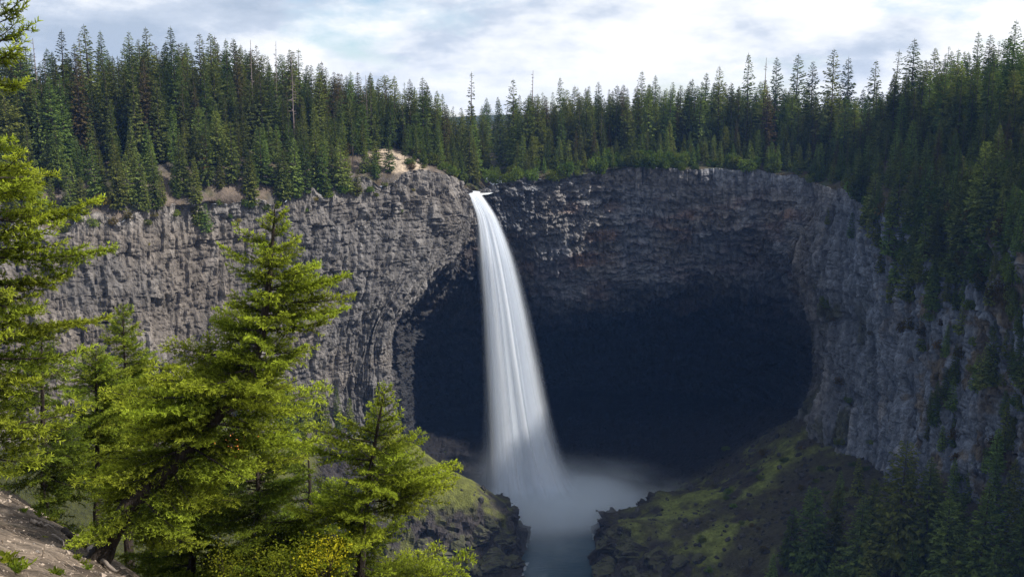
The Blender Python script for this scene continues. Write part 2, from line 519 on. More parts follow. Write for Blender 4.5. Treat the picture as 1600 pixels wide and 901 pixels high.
# crumbled rim line
wallD[..., 2] += (1 - smooth(0, 0.5, VR)) * (fbm(v3(S / 11.0, S * 0, S * 0), 4, 61) * (2.0 + 4.5 * (1 - smooth(6.5, 8.0, UC)))) * seen * (1 - np.exp(-((UC - 9.45) / 0.6) ** 2))

# colour of the rock, with cave shade painted in
tone = 0.55 + 0.9 * (0.45 * (tier * r2 + (1 - tier) * q2) + 0.35 * (tier * r3 + (1 - tier) * q1) + 0.2 * r1)
base_grey = np.array([0.108, 0.103, 0.103])
warm = np.array([0.145, 0.125, 0.108]); rust = np.array([0.13, 0.070, 0.045]); cool = np.array([0.165, 0.185, 0.225]); pale = np.array([0.27, 0.255, 0.25]); wet_shade = np.array([0.020, 0.021, 0.024])
colw = np.ones((U, V, 3)) * base_grey
def lay(c, k, f):
    return c * (1 - f[..., None]) + np.asarray(k) * f[..., None]
colw = lay(colw, warm, smooth(-0.2, 0.6, fbm(wall / 26.0, 3, 71) + 0.5 * (1 - smooth(4.5, 6.5, UC))) * (0.8 * (1 - rightw)))
colw = lay(colw, rust, smooth(0.05, 0.5, fbm(wall / v3(22.0, 22.0, 6.0), 3, 72)) * cave * 0.6 * smooth(0.2, 1.0, VR))
colw = lay(colw, cool, rightw * 0.8)
colw = lay(colw, pale, smooth(0.25, 0.6, fbm(v3(S / 5.0, Z / 22.0, Z * 0), 3, 73)) * (0.35 + 0.35 * rightw) * (1 - deep))
colw = lay(colw, pale * 0.9, (1 - smooth(0.0, 0.6, VR)) * 0.45 * (1 - 0.8 * cave))
och = smooth(0.0, 0.3, fbm(wall / v3(8.0, 8.0, 7.0), 4, 74) + 0.14 * (UC - 19.5)) * smooth(17.6, 19.4, UC)
colw = lay(colw, (0.11, 0.075, 0.028), och * 0.75)
mossw = smooth(0.1, 0.4, fbm(wall / v3(9.0, 9.0, 14.0), 4, 75)) * smooth(15.8, 16.8, UC) * (1 - smooth(17.6, 18.3, UC)) * smooth(1.5, 3.0, VR)
colw = lay(colw, (0.055, 0.055, 0.02), mossw * 0.8)
shade_band = smooth(1.0, 2.6, VR + 0.6 * warp2) * cave  # gradual shade towards the cave, put into the rock colour
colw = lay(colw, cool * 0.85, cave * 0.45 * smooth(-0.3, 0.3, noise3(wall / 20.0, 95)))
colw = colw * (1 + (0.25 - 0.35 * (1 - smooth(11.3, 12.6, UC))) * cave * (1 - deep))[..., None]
colw = lay(colw, colw * 0.8, shade_band)
colw = lay(colw, wet_shade, deep * (0.70 + 0.25 * smooth(3.2, 5.2, VR + 0.3 * noise3(wall / 9.0, 96))))  # wet rock, darkened further: cave shade painted into the colour
drip = smooth(0.25, 0.55, fbm(v3(S / 3.0, Z / 40.0, Z * 0), 3, 76)) * (0.45 - 0.3 * cave)
colw = colw * (1 - drip[..., None])
colw = colw * tone[..., None] * (0.8 + 0.2 * np.where(tier > 0.5, e2, g2))[..., None]
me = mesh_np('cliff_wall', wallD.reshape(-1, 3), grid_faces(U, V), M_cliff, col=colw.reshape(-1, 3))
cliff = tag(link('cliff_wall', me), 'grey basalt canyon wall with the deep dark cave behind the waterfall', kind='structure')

# ------------------------------------------------------------------ plateau
rim = wallD[:, 0].copy(); rim0 = wall[:, 0]
od = catmull(np.repeat(outdir[:, None, :], 1, 1), n_per)[:, 0]
od /= np.linalg.norm(od, axis=1)[:, None]
rise = catmull(np.array([RISE[k] for k in cls])[:, :, None], n_per)[:, :, 0]        # (U,8)
pl_rows = [4, 8, 10, 12, 12, 10, 8, 8]
stn = [rim] + [np.concatenate([rim0[:, :2] + od * OUT[k], (rim0[:, 2] + rise[:, k])[:, None]], 1) for k in range(8)]
stn = np.array(stn)                                                              # (9,U,3)
sub = slice(None, None, 3)
idx = np.unique(np.append(np.arange(0, U, 2), U - 1))
plat = np.swapaxes(catmull(stn[:, idx], [6, 12, 16, 14, 10, 8, 8, 8]), 0, 1)
plat_v = np.concatenate([np.linspace(i, i + 1, k, endpoint=False) for i, k in enumerate([6, 12, 16, 14, 10, 8, 8, 8])] + [[8.0]])
PU, PV = plat.shape[:2]
pk = smooth(0.2, 1.5, plat_v)[None, :]
uc_p = ucol[idx]
slopeL = (1 - smooth(7.2, 8.2, np.repeat(uc_p[:, None], PV, 1))) * (1 - smooth(2.4, 3.6, np.repeat(plat_v[None], PU, 0)))
crag = (0.35 - np.abs(fbm(plat / v3(7.0, 7.0, 5.0), 4, 88))) * 4.0 * slopeL * pk
plat[..., 2] += crag
plat[..., 2] += fbm(plat / 13.0, 4, 81) * 1.8 * pk + fbm(plat / 60.0, 2, 82) * 2.0 * smooth(3, 5, plat_v)[None, :]
# the river comes to the lip down a narrow channel
RIVER_UP = [np.array([P(741, 303, 441)[0] + dx, 441 + dy]) for dx, dy in ((0, 0), (3, 12), (9, 30), (12, 60), (4, 110), (-20, 200))]
LIPZ = P(741, 303, 441)[2]
def dist_poly(x, y, pts):
    d = np.full(np.shape(x), 1e9)
    for a, b in zip(pts[:-1], pts[1:]):
        ab = b - a; t = np.clip(((x - a[0]) * ab[0] + (y - a[1]) * ab[1]) / (ab @ ab), 0, 1)
        d = np.minimum(d, np.hypot(x - a[0] - t * ab[0], y - a[1] - t * ab[1]))
    return d
dr = dist_poly(plat[..., 0], plat[..., 1], RIVER_UP)
chan = 1 - smooth(4.0, 13.0, dr)
plat[..., 2] = plat[..., 2] * (1 - chan) + np.minimum(plat[..., 2], LIPZ - 1.2) * chan
pn = grid_normals(plat); pn *= np.sign(pn[..., 2:3] + 1e-9)
soil = np.array([0.07, 0.055, 0.035]); grassy = np.array([0.035, 0.045, 0.015]); bare = np.array([0.125, 0.10, 0.082]); sand = np.array([0.38, 0.31, 0.24])
pc = np.ones((PU, PV, 3)) * soil
UP_ = np.repeat(uc_p[:, None], PV, 1); VP_ = np.repeat(plat_v[None, :], PU, 0)
pc = lay(pc, grassy, smooth(-0.1, 0.4, fbm(plat / 8.0, 3, 83)))
gully = smooth(-0.25, 0.15, fbm(v3(np.repeat(arc[idx][:, None], PV, 1) / 9.0, VP_ * 0.4, VP_ * 0), 3, 84) + 0.12) * (1 - smooth(2.0, 3.4, VP_)) * (1 - smooth(7.4, 8.2, UP_))
pc = lay(pc, bare, gully)
scar_c = P(618, 268, 412)
sc_d = np.hypot((plat[..., 0] - scar_c[0]) / 11.0, (plat[..., 1] - scar_c[1]) / 12.0)
scar = 1 - smooth(0.7, 1.15, sc_d + 0.35 * noise3(plat / 4.0, 85))
pc = lay(pc, (0.10, 0.09, 0.085), np.clip(slopeL * smooth(-0.05, 0.25, fbm(plat / 5.0, 4, 89)), 0, 1) * 0.85)
pc = lay(pc, sand, scar)
pc *= (0.85 + 0.3 * fbm(plat / 3.0, 2, 86))[..., None]
me = mesh_np('plateau_ground', plat.reshape(-1, 3), grid_faces(PU, PV), M_plateau, col=pc.reshape(-1, 3), shade=True)
plateau = tag(link('plateau_ground', me), kind='structure')

# ------------------------------------------------------------------ canyon floor as a height field
pool_c = np.array([14.0, 428.0]); 
chan_pts = [np.array(q, float) for q in ((14, 425), (20, 395), (19, 360), (14, 320), (4, 280), (-12, 240), (-40, 200))]
def river_sd(x, y):
    e = (np.hypot((x - pool_c[0]) / 45.0, (y - pool_c[1]) / 26.0) - 1) * 30.0
    c = dist_poly(x, y, chan_pts) - 14.5
    return np.minimum(e, c)

fp = []      # control points of the ground
def A(*q): fp.extend(P(*k) for k in q)
def Wp(*q): fp.extend(np.array(k, float) for k in q)
# left mossy mound and its rock nose
A((560, 650, 395), (615, 678, 402), (650, 697, 396), (690, 724, 390), (720, 748, 384), (742, 768, 379), (735, 788, 373), (690, 790, 370), (640, 785, 370), (590, 775, 370),
  (765, 806, 374), (795, 842, 368), (810, 872, 364), (755, 862, 364), (720, 830, 366), (700, 862, 361), (640, 840, 362), (700, 905, 352), (780, 900, 358), (600, 900, 350), (700, 980, 325), (560, 850, 350))
A((500, 640, 372), (420, 680, 345), (300, 700, 322), (150, 700, 300), (0, 700, 275), (400, 800, 300), (200, 820, 270), (500, 760, 345))
Wp((-42, 428, 20), (-30, 415, 17), (-60, 450, 21), (-34, 466, 17), (-10, 490, 18), (-50, 500, 24), (-70, 470, 24), (-48, 415, 22))
# rubble fan inside the cave
A((900, 740, 478), (980, 740, 478), (1060, 720, 480), (880, 690, 520), (980, 680, 525), (1080, 660, 520), (1150, 680, 480), (1200, 640, 480), (900, 650, 570), (1050, 640, 560), (780, 690, 530), (990, 790, 440), (1040, 770, 440))
# right mossy spur
A((985, 815, 392), (1010, 803, 394), (1060, 783, 398), (1110, 764, 402), (1170, 735, 408), (1215, 700, 414), (1245, 655, 424), (1275, 650, 420), (1310, 690, 400),
  (944, 828, 368), (985, 829, 366), (985, 812, 376), (1030, 838, 362), (1060, 850, 356), (1100, 860, 350), (1140, 838, 356), (1060, 825, 368), (1180, 800, 368), (1250, 770, 370), (1320, 760, 355), (1400, 780, 325), (1470, 800, 300), (1550, 830, 275), (1640, 880, 240),
  (1060, 897, 341), (1120, 900, 335), (1200, 900, 325), (1300, 900, 305), (1400, 880, 290), (1500, 890, 272), (1460, 770, 312), (1540, 770, 285), (1100, 980, 305), (1300, 1000, 270), (1500, 1050, 235))
Wp((60, 452, 9), (75, 440, 12), (90, 430, 22), (60, 410, 22), (41, 352, 9), (52, 348, 9), (60, 338, 11), (45, 330, 9), (60, 322, 12), (50, 300, 9), (75, 335, 14))
# under and around the viewpoint, down to the river
Wp((-14, 150, 70), (-60, 120, 95), (-100, 150, 90), (-150, 200, 60), (-60, 200, 50), (0, 200, 22), (40, 220, 20), (0, 120, 70), (60, 150, 40), (0, 80, 110), (50, 70, 110), (-60, 70, 125), (-120, 80, 120),
   (-300, 300, 30), (300, 300, 30), (0, 640, 30), (-200, 350, 40), (200, 400, 40), (120, 200, 30), (-100, 400, 20), (-300, 100, 110), (300, 100, 40), (200, 0, 60), (100, 20, 120), (150, 500, 30), (-20, 260, 14), (-60, 260, 24), (-60, 310, 20))
near_pts = [P(0, 745, 26), P(60, 792, 22), P(110, 825, 19.5), P(150, 860, 17), P(222, 901, 15), P(0, 901, 10.5), P(90, 901, 12.5), P(0, 815, 16), P(60, 850, 16.5), P(-200, 800, 16), P(-200, 720, 24), P(-300, 901, 9)]
fp.extend(near_pts)
Wp((0, 0, 178), (-3, 5, 177), (2, 6, 175.5), (3, 10, 171), (-2, 12, 171.6), (-3.5, 17, 168.6), (-5, 22, 166), (-8, 28, 163), (-14, 36, 160), (-24, 44, 160), (0, 25, 160), (5, 15, 166), (8, 30, 152), (-5, 40, 150), (-25, 60, 145), (-45, 60, 150),
   (-12, 10, 178), (-20, 20, 176), (-40, 30, 172), (-10, -15, 180), (15, -10, 176), (30, 10, 150), (-40, -20, 185), (12, 0, 176))
fp = np.array(fp)
def fit_rbf(pts):
    n = len(pts)
    D = np.hypot(pts[:, None, 0] - pts[None, :, 0], pts[:, None, 1] - pts[None, :, 1])
    Am = np.zeros((n + 3, n + 3)); Am[:n, :n] = D + np.eye(n) * -0.4
    Am[:n, n] = 1; Am[:n, n + 1:] = pts[:, :2]; Am[n, :n] = 1; Am[n + 1:, :n] = pts[:, :2].T
    return np.linalg.solve(Am, np.append(pts[:, 2], [0, 0, 0]))
rw = fit_rbf(fp)
def rbf(x, y):
    out = rw[len(fp)] + rw[len(fp) + 1] * x + rw[len(fp) + 2] * y
    for k in range(len(fp)):
        out = out + rw[k] * np.hypot(x - fp[k, 0], y - fp[k, 1])
    return out
def ground(x, y, parts=False):
    x = np.asarray(x, float); y = np.asarray(y, float)
    h = rbf(x, y)
    q = v3(x, y, x * 0)
    far = smooth(25, 90, y)
    h = h + far * (fbm(q / 22.0, 4, 101) * 2.2 + fbm(q / 5.0, 3, 102) * 0.7) + (1 - far) * (fbm(q / 2.5, 4, 103) * 0.22 + fbm(q / 0.6, 4, 104) * 0.10 + (0.3 - np.abs(fbm(q / 1.1, 3, 108))) * 0.12)
    d = river_sd(x, y) + fbm(q / 9.0, 3, 105) * 4.0
    k = smooth(-1.5, 2.0, d) * 0.62 + smooth(2.5, 5.5, d + noise3(q / 5.0, 106) * 2.0) * 0.26 + smooth(6, 11.0, d + noise3(q / 7.0, 107) * 3) * 0.12
    h2 = (RIV - 3) + (np.maximum(h, RIV + 1.0) - (RIV - 3)) * k
    h = np.where(y > 200, h2, h)
    return (h, d, k) if parts else h

def axis(edges):
    a = []
    for lo, hi, st in edges: a.extend(np.arange(lo, hi, st))
    return np.array(a + [edges[-1][1]])
gx = axis([(-460, -120, 12), (-120, -70, 2.5), (-70, 130, 0.75), (130, 200, 2.0), (200, 460, 12)])
gy = axis([(56, 200, 6), (200, 300, 2.5), (300, 440, 0.75), (440, 500, 1.2), (500, 640, 4)])
GX, GY = np.meshgrid(gx, gy, indexing='ij')
GZ, GD, GK = ground(GX, GY, True)
steep = np.hypot(*np.gradient(GZ, gx, gy, edge_order=1))
g3 = v3(GX, GY, GZ)
gn = grid_normals(g3); gn *= np.sign(gn[..., 2:3] + 1e-9)
bluff = smooth(0.95, 1.5, steep)
gb = (np.floor(GZ / 3.0 + warp1.mean() + noise3(g3 / 11.0, 111) * 1.2))
hr = hash2(gb, np.floor(GX / 5 + GY / 6 + noise3(g3 / 6.0, 113)), 112)
dsp = bluff * ((hr - 0.5) * 2.8 + (np.abs(noise3(g3 / v3(5.5, 5.5, 3.0), 114)) - 0.3) * 4.2 + (np.abs(noise3(g3 / 1.9, 115)) - 0.3) * 1.2) + (1 - bluff) * (noise3(g3 / 1.7, 116) * 0.22)
g3 = g3 + gn * dsp[..., None]
rubble = smooth(440, 455, GY) * 0.9
g3[..., 2] += rubble * (np.abs(noise3(g3 / 2.3, 117)) * 1.4 + np.maximum(0, noise3(g3 / 6.0, 118)) * 2.0)
rockc = np.array([0.062, 0.056, 0.055]); mossL = np.array([0.115, 0.125, 0.028]); mossR = np.array([0.175, 0.20, 0.05]); dirt = np.array([0.038, 0.031, 0.024])
gc = np.ones(GX.shape + (3,)) * dirt
leftside = 1 - smooth(-5, 30, GX)
mossf = smooth(-0.35, 0.15, fbm(v3(GX, GY, GX * 0) / 9.0, 4, 121) + 0.8 * leftside + 0.55 * smooth(330, 350, GY) * (1 - smooth(60, 105, GX)))
mk = (mossL[None, None] * leftside[..., None] + mossR[None, None] * (1 - leftside[..., None])) * (0.8 + 0.5 * fbm(g3 / 3.0, 3, 122))[..., None]
mk = mk * (0.4 + 0.6 * smooth(300, 345, GY))[..., None]
ridge = [P(*q_)[:2] for q_ in ((1000, 815, 385), (1060, 790, 392), (1110, 775, 396), (1170, 745, 400), (1215, 715, 404))]
foot_ = [P(*q_)[:2] for q_ in ((1040, 890, 344), (1100, 862, 350), (1150, 822, 362))]
drg = np.minimum(dist_poly(GX, GY, ridge) - 8.0, dist_poly(GX, GY, foot_) - 1.0)
keepm = 1 - (1 - leftside) * smooth(0.0, 9.0, drg + noise3(g3 / 8.0, 123) * 7.0) * (0.9 - 0.55 * smooth(0.0, 0.4, fbm(g3 / 14.0, 3, 124)))
mossf = mossf * keepm
gc = gc * (1 - mossf[..., None]) + mk * mossf[..., None]
noser = leftside * smooth(320, 335, GY) * (1 - smooth(395, 402, GY)) * (1 - smooth(27.0, 30.5, GZ + noise3(g3 / 5.0, 119) * 3.0 - 7.0 * smooth(-18, -11, GX))) * smooth(-75, -60, GX)
spurr = (1 - leftside) * smooth(325, 335, GY) * (1 - smooth(395, 402, GY)) * (1 - smooth(19.5, 23.0, GZ + noise3(g3 / 5.0, 119) * 3.0)) * (1 - smooth(70, 80, GX))
rk = np.clip(bluff + (1 - smooth(0.5, 0.85, GK)) + 0.93 * noser + spurr, 0, 1)
gc = lay(gc, rockc * np.array([0.55, 0.53, 0.54]), rk)
ledge = np.clip(noser + spurr, 0, 1) * smooth(0.0, 0.3, fbm(v3(GX, GY, GX * 0) / 4.0, 3, 120)) * (1 - smooth(0.9, 1.8, steep)) * smooth(14, 20, GZ)
gc = lay(gc, mossL * 0.8, ledge * 0.8)
gc = gc * (0.75 + 0.5 * hr * bluff + 0.25 * (1 - bluff))[..., None]
gc = lay(gc, (0.013, 0.012, 0.013), np.clip(smooth(438, 450, GY) + (1 - smooth(-6, 4, GX)) * smooth(400, 408, GY), 0, 1))  # cave floor painted near black to stand in for its shade
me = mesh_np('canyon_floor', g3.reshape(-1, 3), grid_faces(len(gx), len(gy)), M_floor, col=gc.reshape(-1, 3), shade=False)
floor = tag(link('canyon_floor', me), kind='structure')

# near bank below the viewpoint
nx = axis([(-60, -20, 1.0), (-20, -2, 0.13), (-2, 60, 1.2)])
ny = axis([(-40, 6, 2.0), (6, 30, 0.13), (30, 58, 0.8)])
NX, NY = np.meshgrid(nx, ny, indexing='ij')
NZ = ground(NX, NY)
n3 = v3(NX, NY, NZ)
nc = np.ones(NX.shape + (3,)) * np.array([0.185, 0.145, 0.112])
pn1 = fbm(v3(NX, NY, NX * 0) / 1.6, 4, 131)
nc = lay(nc, (0.075, 0.055, 0.04), smooth(0.0, 0.35, pn1))
nc = lay(nc, (0.05, 0.036, 0.026), smooth(0.1, 0.4, fbm(v3(NX, NY, NX * 0) / v3(0.7, 0.7, 1.0) * 1.0, 4, 135)) * 0.7)
nc = lay(nc, (0.24, 0.195, 0.155), smooth(0.2, 0.5, fbm(v3(NX, NY, NX * 0) / 0.35, 3, 132)) * 0.7)
nc = nc * (0.75 + 0.5 * fbm(v3(NX, NY, NX * 0) / 0.25, 3, 136))[..., None]
nc = lay(nc, (0.06, 0.07, 0.02), smooth(0.22, 0.4, fbm(v3(NX, NY, NX * 0) / 2.6, 4, 133)) * 0.8)
me = mesh_np('near_bank', n3.reshape(-1, 3), grid_faces(len(nx), len(ny)), M_near, col=nc.reshape(-1, 3), shade=True)
tag(link('near_bank', me), kind='structure')

# distant hills
hx = np.linspace(-2200, 2200, 160)
hv = []
for k, (yy, zt) in enumerate(((1150, 145), (1500, 168), (2000, 180), (2600, 100))):
    hv.append(v3(hx * (yy / 1500.0) ** 0.8, np.full_like(hx, yy), zt + fbm(v3(hx / 500.0, hx * 0, hx * 0 + k), 4, 141) * (0 if k in (0, 3) else 26) + (0 if k != 2 else 22 * np.exp(-((hx - 90) / 260) ** 2))))
hv = np.swapaxes(np.array(hv), 0, 1)
hcol = np.ones((hv.shape[0] * 4, 3)) * np.array([0.03, 0.04, 0.025])
tag(link('distant_hills', mesh_np('distant_hills', hv.reshape(-1, 3), grid_faces(hv.shape[0], 4), M_plateau, col=hcol, shade=True)), kind='structure')

# ------------------------------------------------------------------ river pool
IMP = P(848, 792, 424)                                       # where the fall lands
def water_material():
    m = bpy.data.materials.new('river_water'); m.use_nodes = True
    t = NT(m.node_tree)
    tcn = t.n('ShaderNodeTexCoord')
    at = t.n('ShaderNodeAttribute', attribute_name='tint')
    sp = t.n('ShaderNodeSeparateColor'); t.l(at.outputs['Color'], sp.inputs[0])
    mpn = t.n('ShaderNodeMapping'); mpn.inputs['Scale'].default_value = (0.5, 1.4, 1)
    t.l(tcn.outputs['Object'], mpn.inputs[0])
    n1 = t.n('ShaderNodeTexNoise', i_Scale=0.5, i_Detail=6.0, i_Roughness=0.6)
    t.l(mpn.outputs[0], n1.inputs['Vector'])
    f = t.math('ADD', sp.outputs[0], t.math('MULTIPLY', t.math('SUBTRACT', n1.outputs[0], 0.5), 0.5))
    ff = t.math('MULTIPLY', t.ramp(f, [(0.25, 0.0), (0.85, 1.0)]), t.ramp(sp.outputs[0], [(0.0, 0.0), (0.15, 1.0)]))
    c = t.mix(ff, (0.035, 0.06, 0.08), (0.88, 0.92, 0.97))
    p = t.n('ShaderNodeBsdfPrincipled')
    t.l(c, p.inputs['Base Color'])
    t.l(t.math('ADD', t.math('MULTIPLY', ff, 0.5), 0.22), p.inputs['Roughness'])
    b = t.n('ShaderNodeBump', i_Strength=0.35, i_Distance=0.5); t.l(n1.outputs[0], b.inputs['Height'])
    t.l(b.outputs[0], p.inputs['Normal'])
    o = t.n('ShaderNodeOutputMaterial'); t.l(p.outputs[0], o.inputs[0])
    return m
M_water = water_material()
qx = np.arange(-75, 85, 1.0); qy = np.arange(190, 470, 1.0)
QX, QY = np.meshgrid(qx, qy, indexing='ij')
QZ = RIV + fbm(v3(QX, QY, QX * 0) / 5.0, 2, 151) * 0.15
di = np.hypot((QX - IMP[0]) / 1.0, (QY - IMP[1]) / 0.8)
foam = np.exp(-(di / 23.0) ** 2)
# streak of white water swept along the back shore to the right
sa = P(900, 772, 436)[:2]; sb = P(1000, 797, 424)[:2]
ds = dist_poly(QX, QY, [sa, (sa + sb) / 2 + np.array([0, 1.5]), sb])
foam = np.maximum(foam, 0.9 * np.exp(-(ds / 6.0) ** 2))
foam = np.maximum(foam, 0.30 * np.exp(-(di / 36.0) ** 2))
shore = np.abs(river_sd(QX, QY) + fbm(v3(QX, QY, QX * 0) / 9.0, 3, 105) * 5.0)
foam = np.maximum(foam, 0.45 * np.exp(-(shore / 1.2) ** 2) * (QY < 400))
foamc = np.repeat(foam[..., None], 3, 2)
tag(link('river', mesh_np('river', v3(QX, QY, QZ).reshape(-1, 3), grid_faces(*QX.shape), M_water, col=foamc.reshape(-1, 3), shade=True)), kind='structure')
# the river above the lip
ux = np.array([-5.0, -2.5, 0, 2.5, 5.0]); pts = np.array(RIVER_UP)
upv = []
for i, p in enumerate(catmull(np.array([[q[0], q[1], LIPZ] for q in RIVER_UP])[:, None, :], [8] * 5)[:, 0]):
    upv.append([[p[0] + k * (0.62 if i < 3 else 1.0), p[1] - 1.0, p[2] - 0.5 + 0.02 * i] for k in ux])
upv = np.array(upv)
fu = np.ones((upv.shape[0] * upv.shape[1], 3)) * 0.85
tag(link('upper_river', mesh_np('upper_river', upv.reshape(-1, 3), grid_faces(*upv.shape[:2]), M_water, col=fu, shade=True)), kind='structure')

# ------------------------------------------------------------------ the waterfall
def fall_material():
    m = bpy.data.materials.new('falling_water'); m.use_nodes = True
    t = NT(m.node_tree)
    uvn = t.n('ShaderNodeUVMap', uv_map='UVMap')
    sp = t.n('ShaderNodeSeparateXYZ'); t.l(uvn.outputs[0], sp.inputs[0])
    at = t.n('ShaderNodeAttribute', attribute_name='tint')
    sc = t.n('ShaderNodeSeparateColor'); t.l(at.outputs['Color'], sc.inputs[0])
    # r = ribbon id, g = density along the fall, b = across 0..1
    cb = t.n('ShaderNodeCombineXYZ')
    t.l(t.math('MULTIPLY', sp.outputs[0], 1.0), cb.inputs[0]); t.l(t.math('MULTIPLY', sp.outputs[1], 0.016), cb.inputs[1]); t.l(t.math('MULTIPLY', sc.outputs[0], 57.0), cb.inputs[2])
    n1 = t.n('ShaderNodeTexNoise', i_Scale=1.0, i_Detail=2.0, i_Roughness=0.5); t.l(cb.outputs[0], n1.inputs['Vector'])
    st = t.ramp(n1.outputs[0], [(0.30, 0.6), (0.62, 1.0)])
    e = t.math('MULTIPLY', sc.outputs[2], t.math('SUBTRACT', 1.0, sc.outputs[2]))
    e = t.math('MULTIPLY', e, 4.0)
    e = t.math('POWER', e, 1.5)
    a = t.math('MULTIPLY', t.math('MULTIPLY', st, e), sc.outputs[1], clamp=True)
    d = t.n('ShaderNodeBsdfDiffuse'); d.inputs[0].default_value = (0.90, 0.94, 1.0, 1)
    tr = t.n('ShaderNodeBsdfTranslucent'); tr.inputs[0].default_value = (0.90, 0.94, 1.0, 1)
    mx = t.n('ShaderNodeMixShader'); mx.inputs[0].default_value = 0.45
    t.l(d.outputs[0], mx.inputs[1]); t.l(tr.outputs[0], mx.inputs[2])
    tp = t.n('ShaderNodeBsdfTransparent')
    m2 = t.n('ShaderNodeMixShader'); t.l(a, m2.inputs[0]); t.l(tp.outputs[0], m2.inputs[1]); t.l(mx.outputs[0], m2.inputs[2])
    o = t.n('ShaderNodeOutputMaterial'); t.l(m2.outputs[0], o.inputs[0])
    return m
M_fall = fall_material()
st_rows = [(299, 738, 10, 443), (303, 741, 9.5, 440), (318, 750, 11, 437), (345, 762, 14.5, 434), (400, 775, 21, 431), (480, 788, 27, 429), (560, 798, 33, 428), (640, 808, 39, 427), (720, 820, 49, 426), (770, 832, 63, 425), (802, 850, 86, 423)]
ctr = np.array([P(px, r, Y) for r, px, hw, Y in st_rows])
hwm = np.array([hw * (Y / F_PX) for r, px, hw, Y in st_rows])
dens_c = catmull(ctr[:, None, :], [6, 6, 6, 8, 8, 8, 8, 8, 6, 6])[:, 0]
dens_w = catmull(np.stack([hwm, hwm, hwm], -1)[:, None, :], [6, 6, 6, 8, 8, 8, 8, 8, 6, 6])[:, 0, 0]
NR = len(dens_c)
alen = np.concatenate([[0], np.cumsum(np.linalg.norm(np.diff(dens_c, axis=0), axis=1))])
rng = np.random.RandomState(5)
Vs, Fs, Us, Cs = [], [], [], []
off = 0
for k in range(84):
    core = k < 40
    ax = rng.uniform(-0.62, 0.62) if core else np.clip(rng.normal(0, 0.5), -0.95, 1.1)
    ay = rng.uniform(-0.6, 0.6)
    wd = rng.uniform(0.35, 0.7) if core else rng.uniform(0.25, 0.6)
    yaw = rng.uniform(-0.6, 0.6)
    wig = rng.uniform(-0.06, 0.06)
    den_ = (0.95 if core else 0.46) * np.ones(NR)
    t_ = alen / alen[-1]
    den_ *= 1.2 - 0.10 * smooth(0.12, 0.9, t_)
    if not core:
        lo = rng.uniform(-0.3, 0.4); den_ *= smooth(lo, lo + 0.25, t_)
    den_ *= 1 - 0.35 * smooth(0.92, 1.0, t_)
    nb = 5
    bb = np.linspace(0, 1, nb)
    spread = smooth(0.0, 0.25, t_)
    axx = ax * (1 + 0.05 * np.sin(t_ * 7 + k))
    cxs = dens_c[:, None, 0] + dens_w[:, None] * (axx[:, None] + wig * spread[:, None] + (bb[None] - 0.5) * wd * math.cos(yaw) * 2)
    cys = dens_c[:, None, 1] + dens_w[:, None] * (ay * 0.7 + (bb[None] - 0.5) * wd * math.sin(yaw) * 2) * (0.15 + 0.85 * spread[:, None])
    czs = np.repeat(dens_c[:, None, 2], nb, 1) + rng.uniform(-0.15, 0.15)
    Vs.append(v3(cxs, cys, czs).reshape(-1, 3))
    Fs.append(grid_faces(NR, nb) + off); off += NR * nb
    uu = np.repeat((bb * wd * 5)[None], NR, 0) + k * 3.7
    vv = np.repeat(alen[:, None], nb, 1)
    Us.append(np.stack([uu, vv], -1).reshape(-1, 2))
    Cs.append(v3(np.full((NR, nb), k / 84.0), np.repeat(den_[:, None], nb, 1), np.repeat(bb[None], NR, 0)).reshape(-1, 3))
fall = link('waterfall', None, loc=tuple(dens_c[0]))
tag(fall, 'tall silky white waterfall plunging from the notch in the rim into the pool', 'waterfall')
wc = link('water_curtain', mesh_np('water_curtain', np.concatenate(Vs) - dens_c[0], np.concatenate(Fs), M_fall, col=np.concatenate(Cs), uv=np.concatenate(Us), shade=True), fall)

# mist rising from the foot of the fall
def mist_material(name, dens, cloud=1.0, scale=2.2):
    m = bpy.data.materials.new(name); m.use_nodes = True
    t = NT(m.node_tree)
    tcn = t.n('ShaderNodeTexCoord')
    ln = t.n('ShaderNodeVectorMath', operation='LENGTH'); t.l(tcn.outputs['Object'], ln.inputs[0])
    n1 = t.n('ShaderNodeTexNoise', i_Scale=scale, i_Detail=3.0, i_Roughness=0.55, i_Distortion=0.6)
    t.l(tcn.outputs['Object'], n1.inputs['Vector'])
    f = t.math('SUBTRACT', 1.0, ln.outputs['Value'], clamp=True)
    f = t.math('POWER', f, 2.0)
    f = t.math('MULTIPLY', f, t.ramp(n1.outputs[0], [(0.35, 1 - cloud), (0.65, 1.0)]))
    f = t.math('MULTIPLY', f, dens)
    pv = t.n('ShaderNodeVolumePrincipled'); pv.inputs['Color'].default_value = (0.88, 0.94, 1.0, 1); pv.inputs['Anisotropy'].default_value = 0.1
    t.l(f, pv.inputs['Density'])
    o = t.n('ShaderNodeOutputMaterial'); t.l(pv.outputs[0], o.inputs['Volume'])
    return m
def sphere_mesh(name, mat, nu=20, nv=12):
    th = np.linspace(0, 2 * np.pi, nu, endpoint=False); ph = np.linspace(0.02, np.pi - 0.02, nv)
    PH, TH = np.meshgrid(ph, th, indexing='ij')
    v = v3(np.sin(PH) * np.cos(TH), np.sin(PH) * np.sin(TH), np.cos(PH)).reshape(-1, 3)
    f = []
    for i in range(nv - 1):
        for j in range(nu):
            k = (j + 1) % nu
            f.append((i * nu + j, (i + 1) * nu + j, (i + 1) * nu + k, i * nu + k))
    me = mesh_np(name, v, np.array(f), mat)
    import bmesh
    bm = bmesh.new(); bm.from_mesh(me); bmesh.ops.holes_fill(bm, edges=bm.edges); bmesh.ops.recalc_face_normals(bm, faces=bm.faces); bm.to_mesh(me); bm.free()
    return me
